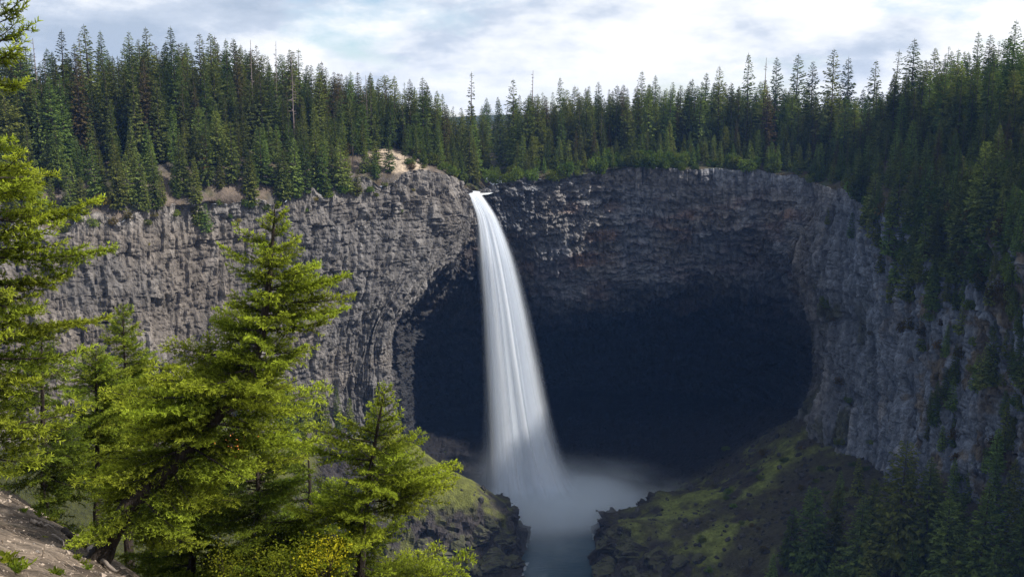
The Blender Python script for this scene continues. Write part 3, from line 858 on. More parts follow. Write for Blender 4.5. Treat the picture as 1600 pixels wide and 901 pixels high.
def mist(c, rad, dens, name='mist', cloud=0.7, scale=2.2, rot=0.0):
    o = link(name, sphere_mesh(name, mist_material(name, dens, cloud, scale)), loc=tuple(c))
    o.scale = rad; o.rotation_euler = (0, rot, 0)
    tag(o, kind='stuff')
    return o
b = IMP
mist((b[0] - 10, b[1] - 4, RIV + 6), (32, 20, 36), 0.09, cloud=0.4)
mist((b[0] + 8, b[1] - 2, RIV + 1), (46, 34, 16), 1.6, cloud=0.3)
mist((b[0] + 24, b[1] + 8, RIV + 3), (62, 24, 24), 0.22, cloud=0.9, scale=3.0, rot=0.08)
mist((b[0] - 18, b[1] + 2, RIV + 10), (30, 14, 26), 0.055, cloud=0.6)
mist((b[0] - 12, b[1] - 22, RIV + 2), (30, 34, 20), 0.12, cloud=0.5)
mist((b[0] + 30, b[1] + 3, RIV + 0.5), (30, 7, 4.5), 0.7, cloud=0.5, rot=0.0)
mist((b[0] + 4, b[1] - 30, RIV + 0.5), (20, 40, 12), 0.035, cloud=0.4)

# ------------------------------------------------------------------ far conifers
def clump_faces(base, dirv, ln, wd, rs, sag=0.25):
    """kite shaped foliage clump; returns 4 verts"""
    d = np.array(dirv); d = d / (np.linalg.norm(d) + 1e-9)
    side = np.cross(d, [0, 0, 1.0]); side /= np.linalg.norm(side) + 1e-9
    roll = rs.uniform(-0.9, 0.9)
    side = side * math.cos(roll) + np.cross(d, side) * math.sin(roll)
    tip = base + d * ln + np.array([0, 0, -sag * ln])
    mid = base + d * ln * rs.uniform(0.35, 0.6)
    return [base, mid + side * wd * rs.uniform(0.4, 0.6), tip, mid - side * wd * rs.uniform(0.4, 0.6)]

def far_tree_meshes(seed, H=30.0, rad=3.4, base=0.10, power=0.85, droop=0.25, ragged=0.3, step=0.55, nper=6, mat=None, top_thin=0.0, cl=1.0, dead=0.0):
    rs = np.random.RandomState(seed)
    lean = rs.uniform(-0.25, 0.25, 2)
    tz = np.linspace(0, H, 9)
    tp = v3(lean[0] * (tz / H) ** 2, lean[1] * (tz / H) ** 2, tz - 0.6 * (tz == 0))
    r0 = H * 0.0105
    tv, tf = tube(tp, r0 * (1 - tz / H) ** 0.8 + 0.03, 6, 0.08, seed)
    trunk = mesh_np('trunk', tv, tf, M_bark_far, shade=True)
    V = []
    z = base * H
    lop = rs.uniform(0, 6.28); lopa = rs.uniform(0, 0.25)
    while z < H * 0.99:
        t = (z - base * H) / (H * (1 - base))
        prof = (1 - t) ** power * min(1, 0.55 + t * 4.0)
        n = max(4, int(nper * (0.75 + 0.4 * (1 - t)) + rs.uniform(-1, 1)))
        wh = rs.uniform(1 - ragged, 1 + ragged * 0.4); tc_ = 0.45 + 0.75 * (1 - t) ** 0.6
        a0 = rs.uniform(0, 6.28)
        for i in range(n):
            if rs.rand() < (0.10 + 0.25 * ragged) * (1 if t < 0.8 else 0.4): continue
            az = a0 + i * 6.283 / n + rs.uniform(-0.3, 0.3)
            L = (rad * prof * wh * rs.uniform(0.7, 1.12) + 0.40 * min(1, (1 - t) * 12)) * (1 + lopa * math.cos(az - lop))
            el = -droop * (1 - t) + 0.45 * t - 0.05 + rs.uniform(-0.12, 0.12)
            d = np.array([math.cos(az) * math.cos(el), math.sin(az) * math.cos(el), math.sin(el)])
            o = np.array([lean[0] * (z / H) ** 2, lean[1] * (z / H) ** 2, z + rs.uniform(-0.25, 0.25)])
            if dead and rs.rand() < dead:
                e = o + d * L * 0.8
                V.append([o, o + d * L * 0.4 + [0, 0, 0.05], e, o + d * L * 0.4 - [0, 0, 0.05]]); continue
            nc = max(2, int(L / (0.62 * cl)) + 1)
            for k in range(nc):
                s = (k + 0.35 + rs.uniform(-0.2, 0.2)) / nc
                p = o + d * L * s * 0.86 + np.array([0, 0, 0.10 * L * s * s])
                for q in range(2 if s > 0.25 else 1):
                    yaw = rs.uniform(-0.95, 0.95)
                    dd = np.array([d[0] * math.cos(yaw) - d[1] * math.sin(yaw), d[0] * math.sin(yaw) + d[1] * math.cos(yaw), d[2] + rs.uniform(-0.35, 0.15)])
                    V.append(clump_faces(p, dd, cl * rs.uniform(0.7, 1.15) * tc_, cl * rs.uniform(0.4, 0.7) * tc_, rs, 0.3))
        z += step * rs.uniform(0.75, 1.25) * (1.05 - 0.35 * t)
    # leader
    V.append([np.array([lean[0] - 0.06, lean[1], H * 0.955]), np.array([lean[0] + 0.1, lean[1], H * 0.985]), np.array([lean[0], lean[1], H * 1.02]), np.array([lean[0] - 0.1, lean[1], H * 0.985])])
    V = np.array(V).reshape(-1, 3)
    F = np.arange(len(V)).reshape(-1, 4)
    crown = mesh_np('crown', V, F, mat or M_needles_far)
    return trunk, crown

VAR = {}
VAR['spruce'] = [far_tree_meshes(200 + k, 30, rad=r, base=b, power=p, ragged=g, droop=d, step=0.62) for k, (r, b, p, g, d) in enumerate((
    (4.6, .05, .70, .25, .28), (4.1, .10, .68, .35, .35), (5.2, .04, .8, .25, .22), (3.7, .16, .6, .45, .4), (4.4, .08, .85, .3, .3), (4.8, .12, .65, .35, .3)))]
VAR['fir'] = [far_tree_meshes(300 + k, 30, rad=r, base=b, power=p, ragged=g, droop=d, step=0.66, nper=8) for k, (r, b, p, g, d) in enumerate((
    (6.0, .03, .75, .3, .2), (6.6, .05, .7, .35, .25), (5.6, .08, .68, .4, .2), (6.8, .03, .85, .3, .3)))]
def recolour(tc_, mat):
    m_ = tc_[1].copy(); m_.materials[0] = mat; m_.name = 'crown'
    return (tc_[0], m_)
VAR['spruce'].append(recolour(VAR['spruce'][1], M_brown_far)); VAR['spruce'].append(recolour(VAR['spruce'][5], M_young_far))
for k, (r, p_, b_) in enumerate(((7.6, .5, .06), (8.6, .55, .03), (7.0, .45, .12))): VAR['fir'].append(far_tree_meshes(350 + k, 30, rad=r, base=b_, power=p_, ragged=.45, droop=.15, step=.8, nper=9, cl=1.25, mat=M_young_far if k else None))
VAR['fir'].append(recolour(VAR['fir'][0], M_young_far)); VAR['fir'].append(recolour(VAR['fir'][3], M_young_far))
VAR['young'] = [far_tree_meshes(400 + k, 14, rad=r, base=.03, power=p, ragged=.25, droop=.12, step=0.45, cl=0.8, mat=M_young_far) for k, (r, p) in enumerate(((3.0, .9), (3.6, .85), (2.6, 1.0)))]
VAR['thin'] = [far_tree_meshes(500 + k, 32, rad=r, base=b, power=.55, ragged=.65, droop=.35, step=0.8, nper=4, dead=.25) for k, (r, b) in enumerate(((1.8, .35), (2.1, .45)))]

def snag_meshes(seed, H=26):
    rs = np.random.RandomState(seed)
    tz = np.linspace(-0.6, H, 8)
    tp = v3(rs.uniform(-0.3, 0.3) * (tz / H) ** 2, rs.uniform(-.3, .3) * (tz / H) ** 2, tz)
    tv, tf = tube(tp, 0.26 * (1 - np.clip(tz, 0, H) / H * 0.8), 6, 0.1, seed)
    parts = []
    for k in range(rs.randint(14, 34)):
        z = H * rs.uniform(0.3, 0.97); az = rs.uniform(0, 6.28); L = rs.uniform(0.8, 2.6) * (1.15 - z / H)
        d = np.array([math.cos(az), math.sin(az), rs.uniform(-0.4, 0.1)])
        o = np.array([0, 0, z])
        parts.append(tube([o, o + d * L * 0.6, o + d * L + [0, 0, 0.1]], [0.11, 0.08, 0.04], 3))
    bv, bf = tubes_join(parts)
    return mesh_np('trunk', tv, tf, M_snag, shade=True), mesh_np('limb', bv, bf, M_snag)
VAR['snag'] = [snag_meshes(600 + k) for k in range(4)]

NATIVE = {'spruce': 30.0, 'fir': 30.0, 'young': 14.0, 'thin': 32.0, 'snag': 26.0}
RADIUS = {'spruce': 4.2, 'fir': 5.8, 'young': 2.9, 'thin': 1.8, 'snag': 0.6}
NAME = {'spruce': 'spruce_tree', 'fir': 'fir_tree', 'young': 'young_fir', 'thin': 'thin_spruce', 'snag': 'dead_tree'}
CAT = {'spruce': 'spruce', 'fir': 'fir', 'young': 'young fir', 'thin': 'spruce', 'snag': 'dead tree'}

# all ground the photo sees, for standing things at a pixel
floor_keep = (GX > -130) & (GX < 240) & (GY > 180)
ALLP = np.concatenate([wallD[:, 1:].reshape(-1, 3)[::2], plat[:, 2:].reshape(-1, 3), g3[floor_keep]])
apx, apy, adp = project(ALLP)
inw = (apx > -80) & (apx < 1680) & (apy > 0) & (apy < 1000) & (adp > 20)
ALLP, apx, apy, adp = ALLP[inw], apx[inw], apy[inw], adp[inw]
def hit(px, py, far=False):
    for r in (3, 6, 12, 25):
        k = (np.abs(apx - px) < r) & (np.abs(apy - py) < r)
        if k.any():
            q = np.nonzero(k)[0]
            return ALLP[q[np.argmin(adp[q])]] if not far else ALLP[q[np.argmax(adp[q])]]
    return None

trees = []          # dict(kind, var, pos, H, forced, where)
def want(kind, px, py, hpx, forced=True, where=None, lean=0.0, wide=1.0):
    p = hit(px, py)
    if p is None: return
    depth = p[1] * CP - (p[2] - CAM_Z) * SP
    trees.append(dict(kind=kind, pos=p, H=hpx * depth / F_PX, forced=forced, where=where, lean=lean, wide=wide))

rng = np.random.RandomState(77)
# trees standing singly on the eroded slope and rim of the left wall
for px, py, h, kd in ((150, 318, 95, 'young'), (184, 322, 98, 'young'), (246, 330, 90, 'spruce'), (214, 300, 60, 'young'), (268, 292, 40, 'young'), (312, 352, 62, 'young'), (326, 360, 45, 'young'),
                      (326, 290, 110, 'spruce'), (362, 285, 95, 'young'), (396, 316, 70, 'young'), (437, 305, 58, 'young'), (462, 300, 85, 'young'), (480, 305, 95, 'spruce'), (506, 300, 80, 'young'),
                      (547, 300, 62, 'young'), (590, 275, 38, 'young'), (118, 330, 85, 'young'), (60, 338, 90, 'young'), (20, 345, 100, 'fir'), (92, 300, 110, 'spruce'), (285, 300, 95, 'spruce'),
                      (410, 285, 85, 'young'), (520, 285, 60, 'young'), (342, 262, 90, 'fir'), (560, 305, 40, 'young')):
    want(kd, px, py, h, where='left_slope')
# forested slope and ledges of the right wall
for px, py, h, kd in ((1365, 350, 80, 'fir'), (1385, 395, 75, 'young'), (1398, 440, 70, 'young'), (1420, 470, 110, 'fir'), (1440, 440, 95, 'fir'), (1455, 485, 90, 'fir'), (1412, 400, 110, 'spruce'),
                      (1470, 420, 120, 'fir'), (1490, 450, 100, 'fir'), (1505, 380, 120, 'fir'), (1530, 350, 130, 'fir'), (1552, 330, 135, 'fir'), (1580, 380, 90, 'young'), (1460, 350, 110, 'fir'),
                      (1390, 470, 60, 'young'), (1372, 430, 55, 'young'), (1425, 345, 95, 'fir'), (1345, 320, 70, 'fir'), (1548, 600, 105, 'fir'), (1590, 590, 95, 'fir'), (1525, 610, 60, 'young'),
                      (1490, 640, 55, 'young'), (1575, 470, 60, 'young'), (1500, 520, 45, 'young'), (1540, 430, 75, 'young'), (1330, 372, 40, 'young'), (1595, 520, 60, 'young'), (1290, 350, 26, 'young')):
    want(kd, px, py, h, where='right_wall')
rng3 = np.random.RandomState(321)
for k in range(26):
    px = rng3.uniform(60, 570); want('young' if rng3.rand() < 0.7 else 'fir', px, np.interp(px, [60, 200, 350, 570], [338, 330, 312, 292]) + rng3.uniform(-22, 8), rng3.uniform(35, 80), where='left_slope')
for k in range(30):
    want('young' if rng3.rand() < 0.6 else 'fir', rng3.uniform(1440, 1604), rng3.uniform(470, 740), rng3.uniform(35, 75), where='right_wall')
rng2 = np.random.RandomState(123)
for k in range(75):
    px = rng2.uniform(1350, 1605)
    lo = np.interp(px, [1350, 1400, 1450, 1500, 1600], [315, 320, 330, 340, 360]); hi = np.interp(px, [1350, 1400, 1450, 1500, 1600], [350, 430, 470, 470, 440])
    want('fir' if rng2.rand() < 0.45 else 'young', px, rng2.uniform(lo, hi), rng2.uniform(40, 95), where='right_wall')
# the dark wood at the bottom right
for px, py, h, kd in ((1392, 905, 225, 'fir'), (1335, 915, 150, 'fir'), (1268, 905, 150, 'fir'), (1232, 880, 95, 'young'), (1300, 870, 120, 'fir'), (1440, 890, 190, 'fir'), (1475, 920, 150, 'fir'),
                      (1500, 880, 120, 'fir'), (1530, 920, 175, 'fir'), (1565, 900, 150, 'spruce'), (1590, 930, 165, 'fir'), (1418, 930, 90, 'young'), (1490, 940, 90, 'young'), (1550, 940, 90, 'young'), (1360, 850, 110, 'fir'),
                      (1355, 930, 90, 'young'), (1300, 930, 70, 'young'), (1452, 800, 80, 'fir'), (1485, 800, 90, 'fir'), (1515, 790, 80, 'fir'), (1545, 810, 110, 'fir'), (1580, 790, 80, 'fir'), (1420, 780, 60, 'young'), (1340, 770, 60, 'young'), (1310, 790, 60, 'young'),
                      (1590, 850, 120, 'fir'), (1460, 860, 120, 'fir'), (1205, 905, 45, 'young'), (1260, 800, 45, 'young'), (1500, 745, 60, 'young')):
    want(kd, px, py, h, where='right_foot', wide=1.15)
# dark firs at the foot of the left wall, seen past the near trees
for px, py, h, kd in ((455, 690, 95, 'fir'), (480, 680, 85, 'fir'), (505, 670, 80, 'young'), (528, 668, 70, 'fir'), (548, 672, 55, 'young'), (350, 640, 75, 'young'), (375, 650, 60, 'young'), (265, 650, 90, 'fir'), (250, 640, 60, 'young'), (440, 660, 60, 'fir'), (130, 660, 70, 'fir'), (580, 690, 45, 'young')):
    want(kd, px, py, h, where='left_foot')
# named skyline individuals: (top pixel) -> stand on the plateau behind the rim
def skyline(kind, px, top, row_y_off, wide=1.0):
    """a tree whose tip is at (px, top) standing row_y_off metres behind the rim"""
    ok = (np.abs(project(plat.reshape(-1, 3))[0] - px) < 9).reshape(PU, PV) & (np.abs(np.interp(VP_, range(9), [0] + OUT) - row_y_off) < 8) & (project(plat.reshape(-1, 3))[2] > 50).reshape(PU, PV)
    q = plat[ok]
    if not len(q): return
    p = q[np.argmin(np.abs(project(q)[0] - px))]
    H = P(px, top, p[1])[2] - p[2]
    if H > 5: trees.append(dict(kind=kind, pos=p, H=H, forced=True, where='plateau', lean=0, wide=wide))
for k, px, top, off in (('spruce', 105, 48, 45), ('spruce', 37, 62, 40), ('spruce', 150, 40, 50), ('spruce', 171, 50, 60), ('spruce', 208, 50, 45), ('spruce', 240, 44, 50), ('spruce', 275, 43, 55), ('spruce', 317, 53, 55), ('spruce', 336, 52, 40),
                        ('spruce', 375, 80, 40), ('snag', 396, 62, 40), ('snag', 433, 65, 45), ('thin', 425, 88, 60), ('spruce', 460, 78, 40), ('spruce', 507, 110, 45), ('spruce', 532, 115, 50), ('snag', 575, 118, 30), ('snag', 581, 117, 33), ('spruce', 592, 122, 45), ('thin', 616, 140, 30),
                        ('snag', 645, 132, 60), ('snag', 660, 135, 80), ('thin', 735, 114, 45), ('spruce', 803, 124, 45), ('spruce', 873, 122, 55), ('snag', 829, 110, 60), ('spruce', 935, 128, 50), ('spruce', 1001, 112, 45), ('spruce', 1022, 118, 60), ('spruce', 1078, 124, 60),
                        ('spruce', 1121, 104, 45), ('spruce', 1099, 115, 60), ('spruce', 1165, 84, 45), ('snag', 1189, 90, 60), ('spruce', 1209, 90, 40), ('spruce', 1240, 86, 45), ('spruce', 1265, 96, 50), ('spruce', 1295, 77, 40), ('spruce', 1322, 90, 50), ('spruce', 1358, 95, 60), ('thin', 1388, 80, 45), ('spruce', 1419, 62, 50),
                        ('spruce', 1491, 78, 40), ('spruce', 1520, 50, 55), ('spruce', 1535, 55, 70), ('thin', 1551, 64, 60), ('spruce', 1572, 33, 40), ('snag', 66, 60, 80), ('snag', 135, 58, 80), ('snag', 460, 82, 20), ('spruce', 1465, 92, 45), ('spruce', 1440, 95, 60)):
    skyline(k, px, top, off)

# the rest of the forest: dart throwing on the plateau
area = np.linalg.norm(np.cross(np.gradient(plat, axis=0), np.gradient(plat, axis=1)), axis=-1)
ppx, ppy, pdp = project(plat.reshape(-1, 3)); ppx = ppx.reshape(PU, PV); pdp = pdp.reshape(PU, PV)
offm = np.interp(VP_, range(9), [0] + OUT)
ok = (ppx > -120) & (ppx < 1720) & (pdp > 60) & (offm < 200) & (offm > 3) & (dr > 9)
wgt = area * ok * np.where(offm < 60, 1.0, 0.35)
wgt = wgt / wgt.sum()
cand = rng.choice(PU * PV, 16000, p=wgt.ravel())
cell = {}
pl_pts = []
for t_ in trees:
    cell.setdefault((int(t_['pos'][0] // 8), int(t_['pos'][1] // 8)), []).append(t_['pos'])
gul = gully.ravel(); scr = scar.ravel()
for c in cand:
    i, j = divmod(c, PV)
    i2, j2 = min(i + 1, PU - 1), min(j + 1, PV - 1)
    a, b_ = rng.rand(2)
    p = plat[i, j] * (1 - a) * (1 - b_) + plat[i2, j] * a * (1 - b_) + plat[i, j2] * (1 - a) * b_ + plat[i2, j2] * a * b_
    o = offm[i, j]
    leftc = uc_p[i] < 7.4
    if scr[c] > 0.3 and rng.rand() < 0.97: continue
    if leftc and o < 20 and rng.rand() < 0.2 + 0.5 * gul[c]: continue
    if not leftc and uc_p[i] < 9.2 and o < 9: continue
    dmin = 3.6 if o < 30 else (4.6 if o < 90 else 7.5)
    kx, ky = int(p[0] // 8), int(p[1] // 8)
    if any((q[0] - p[0]) ** 2 + (q[1] - p[1]) ** 2 < dmin * dmin for dx in (-1, 0, 1) for dy in (-1, 0, 1) for q in cell.get((kx + dx, ky + dy), ())): continue
    cell.setdefault((kx, ky), []).append(p)
    mid = 9 <= uc_p[i] <= 17
    hmax = np.interp(ppx[i, j], [0, 350, 520, 640, 900, 1150, 1400, 1600], [36, 35, 30, 31, 34, 36, 33, 34])
    if o < 10: H = rng.uniform(6, 13) if not leftc else rng.uniform(7, 14)
    elif o < 22: H = rng.uniform(10, 20)
    else: H = hmax * (rng.uniform(0.5, 0.97) if rng.rand() < 0.86 else rng.uniform(0.95, 1.08))
    r = rng.rand()
    kd = 'young' if H < 14 else ('spruce' if r < 0.66 else ('fir' if r < 0.90 else ('thin' if r < 0.96 else 'snag')))
    if kd == 'snag': H *= 0.8
    trees.append(dict(kind=kd, pos=p, H=H, forced=False, where='plateau', lean=0, wide=1.0))

# which trees does the photograph show, and how large?
tp_ = np.array([t_['pos'] for t_ in trees]); bx_, by_, bd_ = project(tp_)
order = np.argsort(bd_)
Wb, Hb = 400, 226
buf = np.zeros((Hb, Wb), bool)
for k in order:
    t_ = trees[k]
    hp = t_['H'] * F_PX / bd_[k]; rp = RADIUS[t_['kind']] * t_['H'] / NATIVE[t_['kind']] * F_PX / bd_[k]
    y1 = by_[k] / 4; y0 = (by_[k] - hp) / 4
    seen_ = 0
    for yy in range(max(0, int(y0)), min(Hb, int(y1) + 1)):
        f_ = (yy - y0) / max(y1 - y0, 1e-3)
        hw_ = rp / 4 * f_
        xa, xb = int(round(bx_[k] / 4 - hw_)), int(round(bx_[k] / 4 + hw_)) + 1
        xa, xb = max(0, xa), min(Wb, xb)
        if xb > xa:
            seen_ += int((~buf[yy, xa:xb]).sum())
            buf[yy, xa:xb] = True
    t_['seen'] = seen_; t_['px'] = bx_[k]; t_['dep'] = bd_[k]; t_['top'] = by_[k] - hp
idxs = sorted(range(len(trees)), key=lambda k: -(trees[k]['seen'] + (1e6 if trees[k]['forced'] and trees[k]['seen'] > 0 else 0)))
single = set(idxs[:390])
print('TREES', len(trees), 'single', len(single))

# words that say which tree
def landmark(px, where):
    if where == 'plateau' or where == 'left_slope':
        marks = [(60, 'at far left behind hanging boughs'), (165, 'above the left cliff end'), (260, 'above the first eroded gully'), (350, 'above the second eroded gully'), (450, 'above the leaning fir'), (545, 'left of the sandy scar'),
                 (630, 'above the sandy scar'), (715, 'between scar and waterfall'), (800, 'behind the waterfall lip'), (900, 'just right of the waterfall lip'), (1000, 'above the left of the cave'), (1100, 'above the middle of the cave'), (1200, 'above the right of the cave'),
                 (1300, 'above the bend of the right wall'), (1400, 'above the blue grey right wall'), (1500, 'above the wooded right ledges'), (9999, 'near the right edge of the view')]
    elif where == 'right_wall':
        marks = [(1400, 'on the inner right wall ledges'), (1480, 'on the middle right wall ledges'), (1540, 'on the outer right wall ledges'), (9999, 'clinging to the far right of the wall')]
    elif where == 'right_foot':
        marks = [(1290, 'on the mossy slope at lower right'), (1400, 'below the right wall, around the tallest fir'), (1500, 'in the dark wood at bottom right'), (9999, 'in the bottom right corner wood')]
    else:
        marks = [(300, 'at the left wall foot behind near trees'), (470, 'at the left wall foot behind the leaning fir'), (9999, 'at the left wall foot above the mossy mound')]
    for m_, s_ in marks:
        if px < m_: return s_
ordn = lambda k: ['leftmost', 'second', 'third', 'fourth', 'fifth', 'sixth', 'seventh', 'eighth', 'ninth', 'tenth', 'eleventh', 'twelfth', 'thirteenth', 'fourteenth', 'fifteenth', 'sixteenth', 'seventeenth', 'eighteenth', 'nineteenth', 'twentieth'][k] if k < 20 else '%dth' % (k + 1)
KW = {'spruce': 'dark spire-shaped spruce', 'fir': 'broad dark green fir', 'young': 'small young fir', 'thin': 'thin ragged half-bare spruce', 'snag': 'bare grey dead trunk'}
GW = {'plateau': 'conifers of the plateau forest', 'left_slope': 'firs on the eroded left slope', 'right_wall': 'trees on the ledges of the right wall', 'right_foot': 'dark firs below the right wall', 'left_foot': 'dark firs at the foot of the left wall'}
cells_ = {}
for k in single:
    t_ = trees[k]
    off_rank = 'front' if t_['where'] != 'plateau' else ('skyline' if t_['top'] < np.interp(t_['px'], [0, 350, 520, 800, 1100, 1300, 1600], [85, 85, 125, 145, 140, 115, 90]) else 'lower')
    cells_.setdefault((landmark(t_['px'], t_['where']), t_['kind'], off_rank if t_['where'] != 'left_slope' else 'front'), []).append(k)
for (lm, kd, rk), ks in cells_.items():
    ks.sort(key=lambda k: trees[k]['px'])
    for n_, k in enumerate(ks):
        nm = KW[kd]
        if kd in ('thin', 'snag') and rk == 'lower': nm = nm.replace('thin', 'low thin').replace('bare', 'low bare')
        if trees[ks[0]]['where'] == 'left_slope': nm = nm.replace(' green', '').replace('-shaped', '') + ' on the bare slope'
        nm = {'skyline': nm.replace('dark ', 'dark skyline ').replace('broad ', 'broad skyline ').replace('bare grey', 'bare grey skyline').replace('thin ', 'thin skyline '), 'lower': nm, 'front': nm}[rk]
        s_ = ('only ' + nm if len(ks) == 1 else nm) + ' ' + lm
        if len(ks) > 1: s_ += ', ' + ('leftmost one' if n_ == 0 else ordn(n_) + ' from left')
        trees[k]['label'] = s_

first_use = {}
def stand_tree(t_, rs):
    kd = t_['kind']
    v_ = rs.randint(len(VAR[kd]))
    trunk, crown = VAR[kd][v_]
    s = t_['H'] / NATIVE[kd]
    e = link(NAME[kd], None, loc=tuple(t_['pos']))
    e.rotation_euler = (rs.normal(0, 0.015), rs.normal(0, 0.015), rs.uniform(0, 6.28))
    ws = s * t_['wide'] * rs.uniform(0.85, 1.2)
    if kd in ('spruce', 'thin'): ws = max(ws, 0.8 * s)
    e.scale = (ws, ws, s)
    a = link('trunk', trunk, e)
    c = link('limb' if kd == 'snag' else 'crown', crown, e)
    if kd == 'snag': tag(c, kind='stuff')
    tag(e, t_.get('label'), CAT[kd], GW[t_['where']])
    return e
rs = np.random.RandomState(9)
for k in sorted(single):
    stand_tree(trees[k], rs)

# the deeper forest as one mass, instanced by geometry nodes from a few tree meshes
rest = [t_ for k, t_ in enumerate(trees) if k not in single]
var_objs = []
srcs = [('spruce', 0), ('spruce', 1), ('spruce', 4), ('spruce', 6), ('spruce', 7), ('fir', 0), ('fir', 2), ('fir', 5), ('fir', 7), ('young', 0), ('young', 1), ('thin', 0)]
def merged(kd, v_):
    tr, cr = VAR[kd][v_]
    out = []
    for m_ in (tr, cr):
        n = len(m_.vertices); co = np.zeros(n * 3, np.float32); m_.vertices.foreach_get('co', co)
        ix = np.zeros(len(m_.loops), np.int32); m_.loops.foreach_get('vertex_index', ix)
        out.append((co.reshape(-1, 3), ix.reshape(-1, 4)))
    V = np.concatenate([out[0][0], out[1][0]]); F = np.concatenate([out[0][1], out[1][1] + len(out[0][0])])
    fm = np.concatenate([np.zeros(len(out[0][1])), np.ones(len(out[1][1]))])
    return V, F, fm
src_map = {}
pt = []; sc_ = []; rz = []; ii = []
gv, gf, gm = [], [], []
for t_ in rest:
    kd = t_['kind'] if t_['kind'] != 'snag' else 'thin'
    opts = [n for n, q in enumerate(srcs) if q[0] == kd]
    n = opts[rs.randint(len(opts))]
    pt.append(t_['pos']); s = t_['H'] / NATIVE[kd]; sc_.append((s * rs.uniform(0.85, 1.2), s)); rz.append(rs.uniform(0, 6.28)); ii.append(n)
def gn_forest():
    me = bpy.data.meshes.new('forest')
    me.vertices.add(len(pt)); me.vertices.foreach_set('co', np.array(pt, np.float32).ravel())
    for nm, ty, data in (('t_scale', 'FLOAT_VECTOR', np.array([(a, a, b_) for a, b_ in sc_], np.float32).ravel()), ('t_rot', 'FLOAT_VECTOR', np.array([(0, 0, a) for a in rz], np.float32).ravel())):
        at = me.attributes.new(nm, ty, 'POINT'); at.data.foreach_set('vector', data)
    at = me.attributes.new('t_idx', 'INT', 'POINT'); at.data.foreach_set('value', np.array(ii, np.int32))
    o = link('forest', me)
    ng = bpy.data.node_groups.new('forest_nodes', 'GeometryNodeTree')
    ng.interface.new_socket('Geometry', in_out='INPUT', socket_type='NodeSocketGeometry')
    ng.interface.new_socket('Geometry', in_out='OUTPUT', socket_type='NodeSocketGeometry')
    N = ng.nodes; L = ng.links
    gi = N.new('NodeGroupInput'); go = N.new('NodeGroupOutput')
    join = N.new('GeometryNodeJoinGeometry')
    insts = []
    for kd, v_ in srcs:
        # any standing tree that uses these meshes lends them
        tr, cr = VAR[kd][v_]
        jt = N.new('GeometryNodeJoinGeometry')
        for m_ in (tr, cr):
            ob = next((x for x in bpy.data.objects if x.data is m_), None)
            oi = N.new('GeometryNodeObjectInfo'); oi.transform_space = 'ORIGINAL'
            oi.inputs[0].default_value = ob
            L.new(oi.outputs['Geometry'], jt.inputs[0])
        g2 = N.new('GeometryNodeGeometryToInstance'); L.new(jt.outputs[0], g2.inputs[0])
        insts.append(g2)
    for g2 in reversed(insts):
        L.new(g2.outputs[0], join.inputs[0])
    iop = N.new('GeometryNodeInstanceOnPoints')
    L.new(gi.outputs[0], iop.inputs['Points']); L.new(join.outputs[0], iop.inputs['Instance'])
    iop.inputs['Pick Instance'].default_value = True
    for nm, sock, ty in (('t_idx', 'Instance Index', 'INT'), ('t_rot', 'Rotation', 'FLOAT_VECTOR'), ('t_scale', 'Scale', 'FLOAT_VECTOR')):
        na = N.new('GeometryNodeInputNamedAttribute'); na.data_type = ty; na.inputs[0].default_value = nm
        if sock == 'Rotation':
            er = N.new('FunctionNodeEulerToRotation'); L.new(na.outputs[0], er.inputs[0]); L.new(er.outputs[0], iop.inputs[sock])
        else:
            L.new(na.outputs[0], iop.inputs[sock])
    L.new(iop.outputs[0], go.inputs[0])
    md = o.modifiers.new('forest', 'NODES'); md.node_group = ng
    tag(o, 'deeper conifer forest of the plateau behind the trees along the rim', kind='stuff')
gn_forest()

# ------------------------------------------------------------------ shrubs
def shrub_mesh(seed, n=420, rad=1.0, ht=0.9, leaf=0.16, mat=None, lobes=5):
    rs = np.random.RandomState(seed)
    cs = [(rs.uniform(-0.5, 0.5), rs.uniform(-0.5, 0.5), rs.uniform(0.25, 0.7), rs.uniform(0.35, 0.6)) for _ in range(lobes)]
    V = []
    for k in range(n):
        c = cs[rs.randint(lobes)]
        d = rs.normal(size=3); d /= np.linalg.norm(d)
        p = np.array([c[0], c[1], c[2]]) + d * c[3] * rs.uniform(0.65, 1.05)
        if p[2] < 0.02: p[2] = rs.uniform(0.02, 0.3)
        p = p * [rad, rad, ht]
        dd = d + rs.normal(0, 0.6, 3)
        V.append(clump_faces(p, dd, leaf * rs.uniform(0.7, 1.3), leaf * rs.uniform(0.7, 1.1), rs, 0.2))
    V = np.array(V).reshape(-1, 3)
    return mesh_np('foliage', V, np.arange(len(V)).reshape(-1, 4), mat)
SHR = {'green': [shrub_mesh(700 + k, 700, mat=M_leaves_far, leaf=0.15) for k in range(3)],
       'yellow': [shrub_mesh(710 + k, 500, mat=M_autumn_far, leaf=0.14) for k in range(2)],
       'ochre': [shrub_mesh(720 + k, 500, mat=M_ochre, leaf=0.15) for k in range(2)]}
stem_v, stem_f = tubes_join([tube([(0, 0, -0.3), (0.12 * math.cos(a), 0.12 * math.sin(a), 0.3), (0.4 * math.cos(a), 0.4 * math.sin(a), 0.6)], [0.04, 0.03, 0.01], 4) for a in (0, 1.6, 3.1, 4.7)])
STEM = mesh_np('stem', stem_v, stem_f, M_bark_far)
shrubs = []
def shrub(px, py, wpx, kind, where, hk=1.0, p=None):
    p = hit(px, py) if p is None else p
    if p is None: return
    depth = p[1] * CP - (p[2] - CAM_Z) * SP
    r = wpx / 2 * depth / F_PX
    shrubs.append((px, p, r, kind, where, hk))
rs = np.random.RandomState(31)
